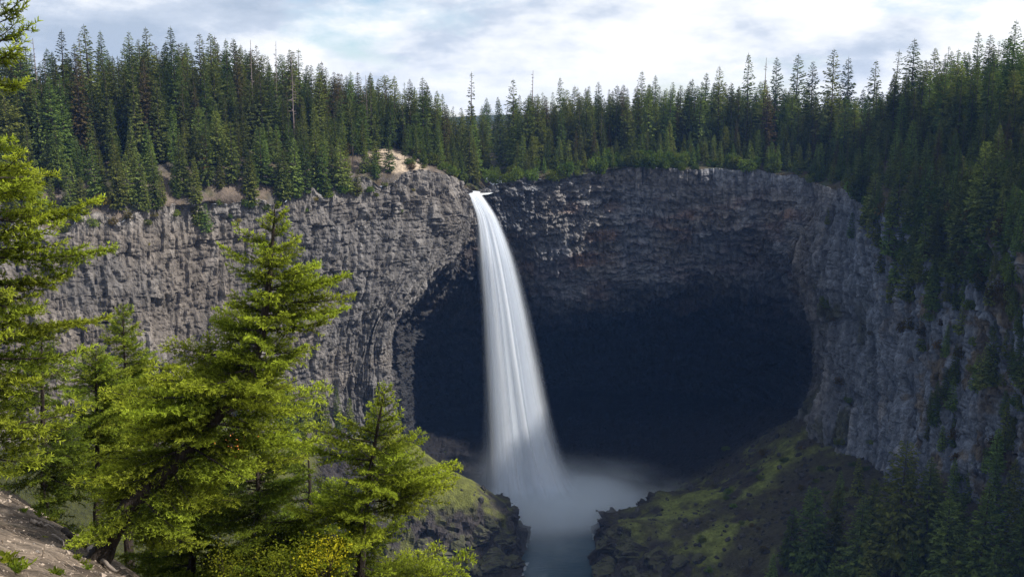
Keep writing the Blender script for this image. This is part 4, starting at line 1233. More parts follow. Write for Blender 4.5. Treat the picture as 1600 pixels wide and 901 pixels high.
# leafy band along the rim above the cave
rimpx, rimpy, rimd = project(rim)
for k in range(95):
    px = rs.uniform(768, 1340)
    q = np.nonzero((np.abs(rimpx - px) < 3) & (rimd > 100))[0]
    if not len(q): continue
    i = q[np.argmin(rimd[q])]
    o = rs.uniform(-0.5, 9) if rs.rand() < 0.7 else rs.uniform(8, 18)
    pp = rim[i].copy(); pp[:2] += od[i] * o; pp[2] += 0.6 * o / 9 * 2.0 - (0.5 if o < 0.5 else 0)
    shrub(px, 0, rs.uniform(16, 36), 'green', 'rim', rs.uniform(0.9, 1.7), pp)
for k in range(20):
    px = rs.uniform(640, 728)
    q = np.nonzero((np.abs(rimpx - px) < 3) & (rimd > 100))[0]
    if not len(q): continue
    i = q[0]; o = rs.uniform(1, 15)
    pp = rim[i].copy(); pp[:2] += od[i] * o; pp[2] += o * 0.35
    shrub(px, 0, rs.uniform(10, 22), 'green' if rs.rand() < 0.7 else 'ochre', 'scar', rs.uniform(0.8, 1.5), pp)
for px, py, w_, kd in ((672, 252, 34, 'green'), (160, 320, 34, 'yellow'), (147, 355, 28, 'green'), (316, 345, 30, 'green'), (243, 338, 16, 'yellow'), (578, 300, 18, 'green'), (495, 316, 14, 'yellow'), (645, 298, 10, 'yellow'), (690, 262, 24, 'green'), (640, 262, 20, 'ochre'), (630, 330, 8, 'green'),
                       (590, 305, 12, 'green'), (120, 345, 26, 'green'), (200, 340, 20, 'ochre'), (275, 335, 22, 'green'), (300, 330, 18, 'ochre'), (390, 325, 26, 'green'), (415, 330, 20, 'green'), (465, 312, 24, 'green'), (515, 305, 22, 'green'), (535, 300, 24, 'green'), (560, 298, 22, 'ochre'), (345, 320, 20, 'green'), (228, 350, 18, 'green'), (180, 352, 22, 'ochre'), (100, 360, 22, 'green'), (480, 330, 10, 'green'), (600, 290, 14, 'green'), (372, 345, 12, 'yellow'), (360, 340, 14, 'green'), (540, 240, 30, 'ochre'), (235, 385, 8, 'yellow'), (440, 315, 18, 'green')):
    shrub(px, py, w_, kd, 'left')
for k in range(44):
    px = rs.uniform(1290, 1604); py = rs.uniform(285, 470)
    if py > np.interp(px, [1290, 1350, 1420, 1604], [300, 350, 430, 480]): continue
    shrub(px, py, rs.uniform(24, 46), rs.choice(['green', 'green', 'ochre']), 'rightwall', rs.uniform(0.9, 1.6))
for k in range(66):
    px, py = rs.uniform(1370, 1600), rs.uniform(300, 760)
    if px < 1440 and py > 520: continue
    shrub(px, py, rs.uniform(14, 40), rs.choice(['ochre', 'ochre', 'green']), 'rightwall', rs.uniform(0.7, 1.3))
for px, py, w_, kd in ((1290, 480, 24, 'green'), (1302, 500, 20, 'ochre'), (1285, 470, 18, 'green'), (1310, 600, 20, 'ochre'), (1325, 625, 16, 'green'), (1440, 525, 26, 'ochre'), (1500, 560, 30, 'ochre'), (1590, 275, 50, 'green'), (1508, 320, 30, 'green'), (1480, 350, 26, 'green'), (1360, 520, 14, 'ochre')):
    shrub(px, py, w_, kd, 'rightwall')
for k in range(50):
    px, py = rs.uniform(1090, 1400), rs.uniform(690, 900)
    shrub(px, py, rs.uniform(8, 22), rs.choice(['green', 'ochre', 'green']), 'spur', rs.uniform(0.5, 0.9))
for k in range(8):
    px, py = rs.uniform(600, 740), rs.uniform(700, 800)
    shrub(px, py, rs.uniform(5, 12), rs.choice(['green', 'ochre']), 'mound', rs.uniform(0.4, 0.7))
SW = {'rim': ('leafy green shrub', 'in the bushy fringe along the rim above the cave', 'shrubs of the fringe above the cave'), 'scar': ('low bush', 'on the rim between sandy scar and waterfall', 'bushes by the sandy scar'),
      'left': ('bush', 'on the eroded upper left cliff', 'bushes on the left cliff'), 'rightwall': ('bush', 'growing on the right canyon wall', 'bushes on the right canyon wall'),
      'spur': ('low shrub', 'on the shaded mossy slope at lower right', 'shrubs on the right mossy slope'), 'mound': ('tiny shrub', 'on the sunlit mossy mound left of the pool', 'shrubs on the mossy mound')}
KC = {'green': 'green', 'yellow': 'yellow', 'ochre': 'rusty brown'}
cnt = {}
for px, p, r, kd, wh, hk in sorted(shrubs, key=lambda q: q[0]):
    cnt.setdefault((kd, wh), []).append((px, p, r, hk))
for (kd, wh), L_ in cnt.items():
    for n_, (px, p, r, hk) in enumerate(L_):
        e = link('shrub', None, loc=tuple(p))
        e.scale = (r, r, r * hk); e.rotation_euler = (0, 0, rs.uniform(0, 6.28))
        link('foliage', SHR[kd][rs.randint(len(SHR[kd]))], e)
        link('stem', STEM, e)
        a_, b_, g_ = SW[wh]
        noun = a_.replace('leafy green', 'leafy').replace('green ', '')
        lab = (KC[kd] + ' ' + noun + ' ' + b_) if len(L_) == 1 else (KC[kd] + ' ' + noun + ' ' + b_ + ', ' + ordn(n_) + (' one' if n_ == 0 else ' from left'))
        tag(e, lab, 'shrub', g_)

# ------------------------------------------------------------------ near firs with real twigs and needles
M_needles = foliage_material('near_needles', (0.030, 0.048, 0.009), (0.47, 0.55, 0.065), vary=0.18, trans=0.45, scale=2.5, tipattr=True, hue=0.008)
M_needles_y = foliage_material('young_needles', (0.06, 0.09, 0.014), (0.42, 0.50, 0.07), vary=0.14, trans=0.45, scale=2.5, tipattr=True, hue=0.012)
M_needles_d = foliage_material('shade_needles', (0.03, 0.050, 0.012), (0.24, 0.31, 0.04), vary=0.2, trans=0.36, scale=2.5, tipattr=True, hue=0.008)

def near_branch(L, seed, needle=0.046, mats=None, tw=0.082, bushy=0.9):
    rs = np.random.RandomState(seed)
    n = 9
    s = np.linspace(0, 1, n)
    bend = rs.uniform(-0.10, 0.10)
    sag = rs.uniform(0.06, 0.16); up = rs.uniform(0.05, 0.14)
    ax = v3(s * L, bend * L * s * s, -sag * L * s + (up + sag * 0.6) * L * s ** 3)
    wood = [tube(ax, 0.011 * L ** 0.8 * (1 - 0.85 * s) + 0.002, 5)]
    segs = []                                        # (p0, p1, tip0, tip1)
    def at(u): return np.array([np.interp(u, s, ax[:, k]) for k in range(3)])
    k = 0; u = 0.10 + rs.uniform(0, 0.05)
    segs.append((at(0.7), at(0.85), 0.6, 0.8)); segs.append((at(0.85), at(1.0), 0.8, 1.0)); segs.append((at(0.5), at(0.7), 0.3, 0.5))
    while u < 0.985:
        p = at(u); d0 = at(min(1, u + 0.03)) - at(max(0, u - 0.03)); d0 /= np.linalg.norm(d0)
        sd = 1 if k % 2 else -1
        ln = (0.42 * L * (1 - u) ** 0.75 * min(1, 0.45 + u * 2.2) + 0.07) * rs.uniform(0.55, 1.15)
        if rs.rand() < 0.08: ln *= 0.35
        ang = rs.uniform(0.65, 1.05)
        side = np.array([-d0[1], d0[0], 0]) * sd
        d = d0 * math.cos(ang) + side * math.sin(ang) + np.array([0, 0, rs.uniform(-0.45, 0.18)])
        d /= np.linalg.norm(d)
        p1 = p + d * ln * 0.5 + [0, 0, -0.03 * ln]; p2 = p + d * ln + d0 * ln * 0.12 + [0, 0, rs.uniform(-0.10, 0.10) * ln]
        wood.append(tube([p, p1, p2], [0.0035, 0.0028, 0.0015], 3))
        inner = 0.12 + 0.55 * u
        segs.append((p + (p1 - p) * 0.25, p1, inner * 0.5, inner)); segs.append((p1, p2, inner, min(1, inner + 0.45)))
        m = int(ln / 0.055 * bushy)
        for q in range(m):
            v = (q + 0.8) / (m + 1)
            b0 = p + (p1 - p) * (v * 2) if v < 0.5 else p1 + (p2 - p1) * (v * 2 - 1)
            sd2 = 1 if q % 2 else -1
            l2 = (0.30 * ln * (1 - v) ** 0.6 + 0.05) * rs.uniform(0.6, 1.2)
            a2 = rs.uniform(0.6, 1.0)
            sv = np.array([-d[1], d[0], 0]) * sd2
            dd = d * math.cos(a2) + sv * math.sin(a2) + np.array([0, 0, rs.uniform(-0.25, 0.5)])
            segs.append((b0, b0 + dd * l2, inner, min(1, inner + 0.25 + 0.35 * v)))
        k += 1; u += tw / L * rs.uniform(0.7, 1.3) * 0.62
    A_ = np.array([q[0] for q in segs]); B_ = np.array([q[1] for q in segs]); T0 = np.array([q[2] for q in segs]); T1 = np.array([q[3] for q in segs])
    ln = np.linalg.norm(B_ - A_, axis=1)
    cntn = np.maximum(2, (ln / 0.0105).astype(int)) 
    rep = np.repeat(np.arange(len(segs)), cntn)
    uu = rs.rand(len(rep))
    base = A_[rep] + (B_ - A_)[rep] * uu[:, None]
    ax_ = ((B_ - A_) / (ln[:, None] + 1e-9))[rep]
    rnd = rs.normal(size=(len(rep), 3)); rnd -= (rnd * ax_).sum(1)[:, None] * ax_; rnd /= np.linalg.norm(rnd, axis=1)[:, None]
    rnd[:, 2] += 0.25
    nd = ax_ * 0.65 + rnd * 0.75; nd /= np.linalg.norm(nd, axis=1)[:, None]
    wv = np.cross(nd, rs.normal(size=nd.shape)); wv /= np.linalg.norm(wv, axis=1)[:, None]
    nl = needle * rs.uniform(0.75, 1.25, len(rep))[:, None]; nw = 0.0066
    v = np.stack([base - wv * nw, base + wv * nw, base + nd * nl + wv * nw * 0.5, base + nd * nl - wv * nw * 0.5], 1).reshape(-1, 3)
    tip = (T0[rep] * (1 - uu) + T1[rep] * uu)
    tip = np.clip(tip ** 2.1 * 1.15 * rs.uniform(0.7, 1.25, len(rep)), 0, 1)  # pale new growth at tips; shade inside the boughs put into the tint
    wvv, wff = tubes_join(wood)
    V = np.concatenate([wvv, v]); F = np.concatenate([wff, np.arange(len(v)).reshape(-1, 4) + len(wvv)])
    fm = np.concatenate([np.zeros(len(wff)), np.ones(len(v) // 4)])
    col = np.zeros((len(V), 3)); col[len(wvv):] = np.repeat(tip, 4)[:, None]
    return mesh_np('branch', V, F, mats, face_mat=fm, col=col)

LEN = [0.42, 0.8, 1.25, 1.8]
def branch_set(seed, nm): return [[near_branch(L, seed + i * 10 + k, mats=[M_bark, nm]) for k in range(3 if L < 1.7 else 2)] for i, L in enumerate(LEN)]
BR = {'bright': branch_set(1000, M_needles)}
def restyle(bs, mat):
    out = []
    for grp in bs:
        g = []
        for m_ in grp:
            c = m_.copy(); c.materials[1] = mat; c.name = 'branch'; g.append(c)
        out.append(g)
    return out
BR['yellow'] = restyle(BR['bright'], M_needles_y)
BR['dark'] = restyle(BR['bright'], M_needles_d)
print('branch faces', sum(len(m_.polygons) for g in BR['bright'] for m_ in g))

def near_tree(axis_pts, prof, n, style, label, seed, r0=0.09, droop=(0.35, -0.05), ground_snap=True, name='near_fir', az_bias=None, skip=None, start=0.0):
    """axis_pts: (px, py, Y) from foot to tip; prof: [(t, reach m)]"""
    rs = np.random.RandomState(seed)
    ax = np.array([P(*q) if len(q) == 3 else np.array(q[1:]) for q in axis_pts])
    if ground_snap:
        g = ground(ax[0, 0], ax[0, 1]); ax[0, 2] = float(g) - 0.15
    dense = catmull(ax[:, None, :], [8] * (len(ax) - 1))[:, 0]
    cum = np.concatenate([[0], np.cumsum(np.linalg.norm(np.diff(dense, axis=0), axis=1))]); T = cum / cum[-1]
    gq = float(ground(np.array([dense[0, 0]]), np.array([dense[0, 1]]))[0])
    gap = max(0.0, dense[0, 2] - gq + 0.2)
    foot = dense[0] - [0, 0, gap]
    root = link(name, None, loc=tuple(foot))
    tag(root, label, 'fir', 'near firs on the bank below the viewpoint')
    rad = r0 * (1 - T) ** 0.85 + 0.006
    rad[:3] *= [1.5, 1.25, 1.1]
    ext = [foot + (dense[0] - foot) * q for q in (0, 0.33, 0.66)] if gap > 0.3 else []
    tv, tf = tube(np.array(ext + list(dense)) - foot, np.concatenate([[rad[0] * q for q in (1.3, 1.15, 1.05)][:len(ext)], rad]), 12, 0.10, seed)
    link('trunk', mesh_np('trunk', tv, tf, M_bark, shade=True), root)
    pt_ = np.array([q[0] for q in prof]); pl_ = np.array([q[1] for q in prof])
    ga = rs.uniform(0, 6.28)
    for k in range(n):
        t = start + (1 - start) * ((k + rs.uniform(0, 0.9)) / n) ** 0.92
        nw_ = max(5, n / 7.0)
        if rs.rand() < 0.8: t = start + (1 - start) * (round((t - start) / (1 - start) * nw_) / nw_) + rs.uniform(-0.006, 0.006)
        t = min(max(t, start), 0.995)
        if skip and skip(t, rs): continue
        L = np.interp(t, pt_, pl_) * rs.uniform(0.5, 1.2)
        if L < 0.1: continue
        ga += 2.39996 + rs.uniform(-0.5, 0.5)
        az = ga
        lump = float(noise3(np.array([math.cos(az) * 1.1, math.sin(az) * 1.1, t * 9.0 + seed]), 7))
        if lump < -0.28: continue
        L *= 0.9 + 0.6 * lump
        if az_bias is not None and rs.rand() < az_bias[1]: az = az_bias[0] + rs.uniform(-0.8, 0.8)
        el = np.interp(t, [0, 0.3, 0.8, 1.0], [-droop[0], droop[1] - 0.05, 0.18, 0.85]) + rs.uniform(-0.12, 0.12)
        i = int(np.argmin([abs(math.log(L / x)) for x in LEN]))
        m_ = BR[style][i][rs.randint(len(BR[style][i]))]
        o = link('branch', m_, root)
        p = np.array([np.interp(t, T, dense[:, q]) for q in range(3)]) - foot
        o.location = tuple(p)
        o.rotation_euler = (rs.uniform(-0.5, 0.5), -el, az)
        sc = L / LEN[i]
        o.scale = (sc, sc * rs.choice([-1, 1]) * 1.0, sc) if False else (sc, sc, sc)
    return root

# A the big fir at the left edge, trunk just out of the picture
near_tree([(-60, 905, 13.0), (-42, 640, 12.8), (-22, 380, 12.6), (-8, 130, 12.5), (0, -70, 12.4)],
          [(0, 0.7), (0.12, 1.0), (0.35, 1.2), (0.5, 1.2), (0.65, 1.05), (0.75, 0.75), (0.86, 0.45), (1, 0.1)], 165, 'bright',
          'big bright green fir cut off by the left edge of the picture', 11, start=0.17, r0=0.13, droop=(0.25, 0.0), skip=lambda t, r: 0.70 < t < 0.79 and r.rand() < 0.75)
# B the leaning fir
near_tree([(146, 858, 17.0), (200, 792, 17.2), (255, 742, 17.5), (335, 655, 18.0), (398, 560, 18.2), (420, 440, 18.2), (430, 318, 18.1)],
          [(0, 0.3), (0.13, 1.1), (0.3, 1.75), (0.45, 2.1), (0.6, 1.9), (0.75, 1.35), (0.88, 0.75), (1, 0.12)], 185, 'bright',
          'tall fir with a thick leaning trunk rising from the eroded dirt bank', 12, r0=0.185, droop=(0.55, -0.12), start=0.13)
# C the fir in front of the mossy mound
near_tree([(556, 1040, 20.5), (563, 900, 20.4), (573, 780, 20.3), (588, 680, 20.2), (602, 606, 20.1)],
          [(0, 1.9), (0.35, 1.95), (0.55, 1.85), (0.75, 1.4), (0.9, 0.8), (1, 0.2)], 150, 'bright',
          'rounded bright fir with bare dark stem in front of the mossy mound', 13, r0=0.13, droop=(0.3, 0.05), ground_snap=False)
# D the yellowish young fir
near_tree([(200, 840, 30), (198, 760, 30), (196, 620, 30), (192, 480, 30)],
          [(0, 2.3), (0.4, 2.1), (0.7, 1.5), (0.9, 0.7), (1, 0.12)], 170, 'yellow',
          'slender yellow-green young fir rising behind the bank, sharp pale tip', 14, start=0.2, r0=0.09, droop=(0.1, 0.15), ground_snap=False)
# E
near_tree([(152, 800, 26), (152, 700, 26), (150, 610, 26), (150, 548, 26)],
          [(0, 1.6), (0.4, 1.7), (0.75, 1.2), (1, 0.14)], 120, 'yellow',
          'shorter light green fir just left of the slender yellowish one', 15, start=0.42, r0=0.08, droop=(0.2, 0.1), ground_snap=False)
# F..J the mass of boughs at the foot of the leaning fir
near_tree([(300, 960, 22), (300, 840, 22), (302, 720, 22), (305, 600, 22)],
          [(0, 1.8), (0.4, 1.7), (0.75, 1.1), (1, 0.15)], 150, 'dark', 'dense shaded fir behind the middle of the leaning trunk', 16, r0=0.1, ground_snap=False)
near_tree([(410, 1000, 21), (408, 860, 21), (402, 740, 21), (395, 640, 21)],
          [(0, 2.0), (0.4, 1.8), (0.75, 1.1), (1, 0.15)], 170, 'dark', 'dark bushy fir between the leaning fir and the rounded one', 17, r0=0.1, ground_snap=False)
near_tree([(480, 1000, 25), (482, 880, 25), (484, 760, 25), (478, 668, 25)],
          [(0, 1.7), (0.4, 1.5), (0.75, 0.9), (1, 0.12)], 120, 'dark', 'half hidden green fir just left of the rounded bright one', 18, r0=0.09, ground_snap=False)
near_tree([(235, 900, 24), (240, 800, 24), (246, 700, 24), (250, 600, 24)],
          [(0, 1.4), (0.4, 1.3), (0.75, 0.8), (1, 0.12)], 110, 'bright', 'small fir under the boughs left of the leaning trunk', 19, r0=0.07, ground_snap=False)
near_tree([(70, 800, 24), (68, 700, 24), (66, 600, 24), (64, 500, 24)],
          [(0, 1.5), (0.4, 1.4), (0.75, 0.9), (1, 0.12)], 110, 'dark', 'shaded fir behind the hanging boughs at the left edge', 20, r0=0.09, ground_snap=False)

# ------------------------------------------------------------------ autumn bush, dead wood, stones and small plants on the bank
M_yleaf = foliage_material('yellow_leaves', (0.22, 0.20, 0.015), (0.62, 0.52, 0.04), vary=0.1, trans=0.5, scale=3.0)
def leaf_bush(seed, n, rx, rz, leaf, mat, cent=(0, 0, 0)):
    rs = np.random.RandomState(seed); V = []
    cl = rs.normal(0, 0.5, (26, 3)) * [rx, rx, rz] + [0, 0, rz]
    for k in range(n):
        p = cl[rs.randint(26)] + rs.normal(0, 0.13, 3)
        V.append(clump_faces(p, rs.normal(size=3), leaf * rs.uniform(.7, 1.3), leaf * rs.uniform(.7, 1.1), rs, 0.1))
    V = np.array(V).reshape(-1, 3)
    return mesh_np('foliage', V, np.arange(len(V)).reshape(-1, 4), mat), cl
def bush_at(px, py, Y, rx, rz, n, leaf, mat, seed, label):
    p = P(px, py, Y)
    root = link('leafy_bush', None, loc=tuple(p - [0, 0, rz]))
    tag(root, label, 'bush', 'leafy bushes among the near firs')
    m_, cl = leaf_bush(seed, n, rx, rz, leaf, mat)
    link('foliage', m_, root)
    parts = [tube([(0, 0, -1.2 * rz), tuple(c * 0.5 + [0, 0, -0.1 * rz]), tuple(c)], [0.02 * rx, 0.014 * rx, 0.005 * rx], 4) for c in cl]
    v_, f_ = tubes_join(parts)
    link('stem', mesh_np('stem', v_, f_, M_bark), root)
bush_at(508, 862, 18.8, 0.40, 0.40, 1100, 0.042, M_yleaf, 41, 'bright yellow autumn bush under the rounded fir')
bush_at(362, 693, 16.4, 0.07, 0.03, 22, 0.03, plain_material('orange_leaf', (0.55, 0.20, 0.04)), 42, 'sprig of orange leaves in front of the leaning fir')
M_gleaf = foliage_material('green_leaves', (0.05, 0.08, 0.01), (0.24, 0.28, 0.03), vary=0.15, trans=0.45, scale=3.0)
bush_at(452, 880, 18.5, 0.5, 0.45, 1300, 0.05, M_gleaf, 43, 'olive green leafy bush left of the yellow one')
bush_at(350, 890, 19, 0.6, 0.5, 1300, 0.045, M_gleaf, 44, 'low leafy bush at the bottom under the leaning fir')

def gz(x, y): return float(ground(np.array([x]), np.array([y]))[0])
def near_hit(px, py):
    d = ray(px, py)
    ts = np.linspace(5, 45, 1200)
    q = d[None] * ts[:, None] + [0, 0, CAM_Z]
    g = ground(q[:, 0], q[:, 1])
    k = np.nonzero(q[:, 2] < g)[0]
    return q[k[0]] if len(k) else None
def rock_mesh(seed, mat=M_boulder, flat=0.6, colr=(0.2, 0.18, 0.17)):
    import bmesh
    bm = bmesh.new(); bmesh.ops.create_icosphere(bm, subdivisions=3, radius=1)
    v = np.array([x.co[:] for x in bm.verts])
    f = np.array([[w_.index for w_ in x.verts] for x in bm.faces]); bm.free()
    rs = np.random.RandomState(seed)
    for k in range(9):                                  # chop planes for facets
        n_ = rs.normal(size=3); n_ /= np.linalg.norm(n_); d_ = rs.uniform(0.45, 0.85)
        q = v @ n_ - d_; v = v - np.where(q > 0, q, 0)[:, None] * n_
    v = v * (1 + 0.10 * fbm(v * 2.0 + seed, 3, seed)[:, None]) * [1, rs.uniform(0.6, 0.95), flat]
    return mesh_np('stone', v, f, mat, col=np.ones((len(v), 3)) * colr)
ROCKN = [rock_mesh(80 + k, colr=(0.30, 0.27, 0.25)) for k in range(3)]
rs = np.random.RandomState(55)
npos = [(58, 862, 13), (52, 850, 9), (82, 852, 8), (20, 830, 7), (90, 802, 12), (105, 810, 14), (66, 800, 10), (30, 870, 6), (75, 880, 6), (110, 870, 6), (95, 895, 8), (15, 880, 7), (48, 812, 8), (128, 838, 8), (8, 812, 6)]
lb = ['flat pale stone on the dirt bank', 'small stone on the dirt bank']
for k, (px, py, w_) in enumerate(sorted(npos)):
    p = near_hit(px, py)
    if p is None: continue
    o = link('stone', ROCKN[k % 3], loc=tuple(p)); r = w_ / 2 * p[1] / F_PX * 1.08
    o.scale = (r, r, r * 0.7); o.rotation_euler = (rs.uniform(-.4, .4), rs.uniform(-.4, .4), rs.uniform(0, 6.28))
    tag(o, 'pale grey stone on the dirt bank at lower left, ' + ordn(k) + (' of them' if k == 0 else ' from left'), 'stone', 'stones on the dirt bank')
# scattered gravel on the bank
def litter():
    # fallen needles, bark chips and twigs on the bank
    rs = np.random.RandomState(67); n = 9000
    x = rs.uniform(-17, -3, n); y = rs.uniform(8, 30, n); z = ground(x, y)
    e = 0.05; gx_ = (ground(x + e, y) - z) / e; gy_ = (ground(x, y + e) - z) / e
    a = rs.uniform(0, 6.28, n); L = rs.uniform(0.03, 0.16, n) * np.where(rs.rand(n) < 0.06, 3.0, 1.0); wd = rs.uniform(0.003, 0.009, n)
    dx, dy = np.cos(a), np.sin(a); px_, py_ = -dy, dx
    def at_(u, v): return v3(x + dx * u + px_ * v, y + dy * u + py_ * v, z + gx_ * (dx * u + px_ * v) + gy_ * (dy * u + py_ * v) + 0.012)
    up = np.array([0, 0, 0.012])
    V = np.stack([at_(-L, -wd), at_(-L, wd), at_(L, wd * 0.4) + up, at_(L, -wd * 0.4) + up], 1).reshape(-1, 3)
    cc = np.repeat(np.where(rs.rand(n)[:, None] < 0.5, np.array([[0.09, 0.065, 0.045]]), np.array([[0.24, 0.19, 0.15]])), 4, 0)
    tag(link('forest_litter', mesh_np('forest_litter', V, np.arange(4 * n).reshape(-1, 4), M_boulder, col=cc)), kind='stuff')
litter()
def gravel():
    V, F, off = [], [], 0
    rs = np.random.RandomState(66)
    base = np.array([(1, 0, 0), (-0.5, .8, 0), (-0.5, -.8, 0), (0.1, 0, .7), (0, 0, -.5)])
    fc = np.array([(0, 1, 3), (1, 2, 3), (2, 0, 3), (1, 0, 4), (2, 1, 4), (0, 2, 4)])
    x = rs.uniform(-16, -3, 6000); y = rs.uniform(8, 28, 6000); z = ground(x, y)
    for k in range(6000):
        a = rs.uniform(0, 6.28); s = rs.uniform(0.008, 0.03) + 0.07 * rs.rand() ** 9; c, s_ = math.cos(a), math.sin(a)
        v = base * s * rs.uniform(0.6, 1.3, (5, 1)); v = np.stack([v[:, 0] * c - v[:, 1] * s_, v[:, 0] * s_ + v[:, 1] * c, v[:, 2]], 1)
        V.append(v + [x[k], y[k], z[k]]); F.append(fc + off); off += 5
    V = np.concatenate(V)
    tag(link('gravel', mesh_np('gravel', V, np.concatenate(F), M_boulder, col=np.ones((len(V), 3)) * (0.34, 0.28, 0.23))), kind='stuff')
gravel()
# roots and dead branches about the leaning trunk's foot
M_grey_wood = plain_material('weathered_wood', (0.20, 0.17, 0.15), scale=12, vary=0.4, bump=0.6, stretch=(1, 1, 0.3))
def stick(pix, r, label, name='dead_branch', lift=0.04, mat=None, side=()):
    pts_ = []
    for px, py in pix:
        p = near_hit(px, py)
        if p is not None: pts_.append(p + [0, 0, lift])
    if len(pts_) < 2: return
    pts_ = catmull(np.array(pts_)[:, None, :], [5] * (len(pts_) - 1))[:, 0]
    pts_[:, 2] += np.random.RandomState(int(pix[0][0])).uniform(-0.02, 0.05, len(pts_))
    parts = [tube(pts_ - pts_[0], np.linspace(r, r * 0.35, len(pts_)), 7, 0.15, 3)]
    v_, f_ = tubes_join(parts)
    o = link(name, mesh_np(name, v_, f_, mat or M_grey_wood, shade=True), loc=tuple(pts_[0]))
    tag(o, label, 'branch' if name == 'dead_branch' else 'root', 'dead wood on the bank')
stick([(46, 818), (64, 822), (84, 828)], 0.045, 'short dark log lying across the dirt bank')
stick([(38, 776), (54, 786), (62, 796)], 0.02, 'thin dead branch below the hanging boughs')
stick([(82, 838), (98, 850), (100, 858)], 0.02, 'forked twig on the bank left of the leaning trunk')
stick([(140, 862), (150, 872), (165, 885), (188, 898)], 0.07, 'thick grey root running downhill from the leaning trunk', 'root')
stick([(142, 866), (155, 862), (170, 870)], 0.03, 'pale curled root beside the leaning trunk foot', 'root')
stick([(100, 832), (122, 848), (142, 860)], 0.08, 'dark mossy root uphill of the leaning trunk', 'root', mat=M_bark)
# low plants on the bank
def tuft(seed, n, ln, wd):
    rs = np.random.RandomState(seed); V = []
    for k in range(n):
        a = rs.uniform(0, 6.28); b0 = np.array([rs.normal(0, .06), rs.normal(0, .06), 0])
        V.append(clump_faces(b0 + [0, 0, rs.uniform(0, .05)], [math.cos(a), math.sin(a), rs.uniform(.4, 1.8)], ln * rs.uniform(.6, 1.2), wd, rs, 0.2))
    V = np.array(V).reshape(-1, 3)
    return mesh_np('low_plant', V, np.arange(len(V)).reshape(-1, 4), M_gleaf)
TUFT = [tuft(91, 60, 0.16, 0.035), tuft(92, 90, 0.11, 0.03)]
tl = [(10, 880, 2.2), (24, 890, 2.0), (84, 895, 1.2), (92, 897, 1.0), (60, 805, 1.6), (76, 812, 1.4), (50, 778, 1.6), (104, 820, 1.6), (112, 826, 1.5), (118, 872, 1.2), (128, 880, 1.2), (36, 798, 1.2), (70, 770, 1.6), (88, 782, 1.8), (100, 795, 1.8), (136, 888, 1.1), (66, 838, 0.7), (140, 848, 1.4)]
for k, (px, py, s) in enumerate(sorted(tl)):
    p = near_hit(px, py)
    if p is None: continue
    o = link('low_plant', TUFT[k % 2], loc=tuple(p - [0, 0, 0.03])); s *= 0.6; o.scale = (s, s, s); o.rotation_euler = (0, 0, rs.uniform(0, 6.28))
    tag(o, 'low green plant growing on the dirt bank, ' + ordn(k) + (' of them' if k == 0 else ' from left'), 'plant', 'low plants on the dirt bank')

# loose scree on the spur, the nose and the cave floor
def scree():
    rs = np.random.RandomState(68)
    t_ = (1 + 5 ** 0.5) / 2
    iv = np.array([(-1, t_, 0), (1, t_, 0), (-1, -t_, 0), (1, -t_, 0), (0, -1, t_), (0, 1, t_), (0, -1, -t_), (0, 1, -t_), (t_, 0, -1), (t_, 0, 1), (-t_, 0, -1), (-t_, 0, 1)], float); iv /= np.linalg.norm(iv[0])
    fc = np.array([(0, 11, 5), (0, 5, 1), (0, 1, 7), (0, 7, 10), (0, 10, 11), (1, 5, 9), (5, 11, 4), (11, 10, 2), (10, 7, 6), (7, 1, 8), (3, 9, 4), (3, 4, 2), (3, 2, 6), (3, 6, 8), (3, 8, 9), (4, 9, 5), (2, 4, 11), (6, 2, 10), (8, 6, 7), (9, 8, 1)])
    pts_ = g3.reshape(-1, 3); wgt_ = ((GX > -50) & (GX < 150) & (GY > 335) & (GY < 560)).ravel() * (river_sd(GX, GY) > 3).ravel() * (1 - 0.75 * mossf.ravel()) * np.gradient(GX, axis=0).ravel() * np.gradient(GY, axis=1).ravel()
    k = rs.choice(len(pts_), 5200, p=wgt_ / wgt_.sum())
    n = len(k); s = 0.28 + 1.25 * rs.rand(n) ** 5
    a = rs.uniform(0, 6.28, n)
    v = iv[None] * rs.uniform(0.6, 1.25, (n, 12, 1)) * (s[:, None] * rs.uniform(0.7, 1.2, (n, 3)))[:, None, :]
    c_, s_ = np.cos(a)[:, None], np.sin(a)[:, None]
    v = np.stack([v[..., 0] * c_ - v[..., 1] * s_, v[..., 0] * s_ + v[..., 1] * c_, v[..., 2]], -1) + pts_[k][:, None, :] + np.stack([rs.uniform(-.5, .5, n), rs.uniform(-.5, .5, n), np.zeros(n)], 1)[:, None, :]
    F = (fc[None] + 12 * np.arange(n)[:, None, None]).reshape(-1, 3)
    dark = np.where(pts_[k][:, 1] > 440, 0.014, 0.05)  # stones in the cave carry its shade in their colour
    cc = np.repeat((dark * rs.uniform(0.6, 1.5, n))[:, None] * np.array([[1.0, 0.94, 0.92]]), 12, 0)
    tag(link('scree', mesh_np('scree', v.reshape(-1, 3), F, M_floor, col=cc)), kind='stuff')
scree()

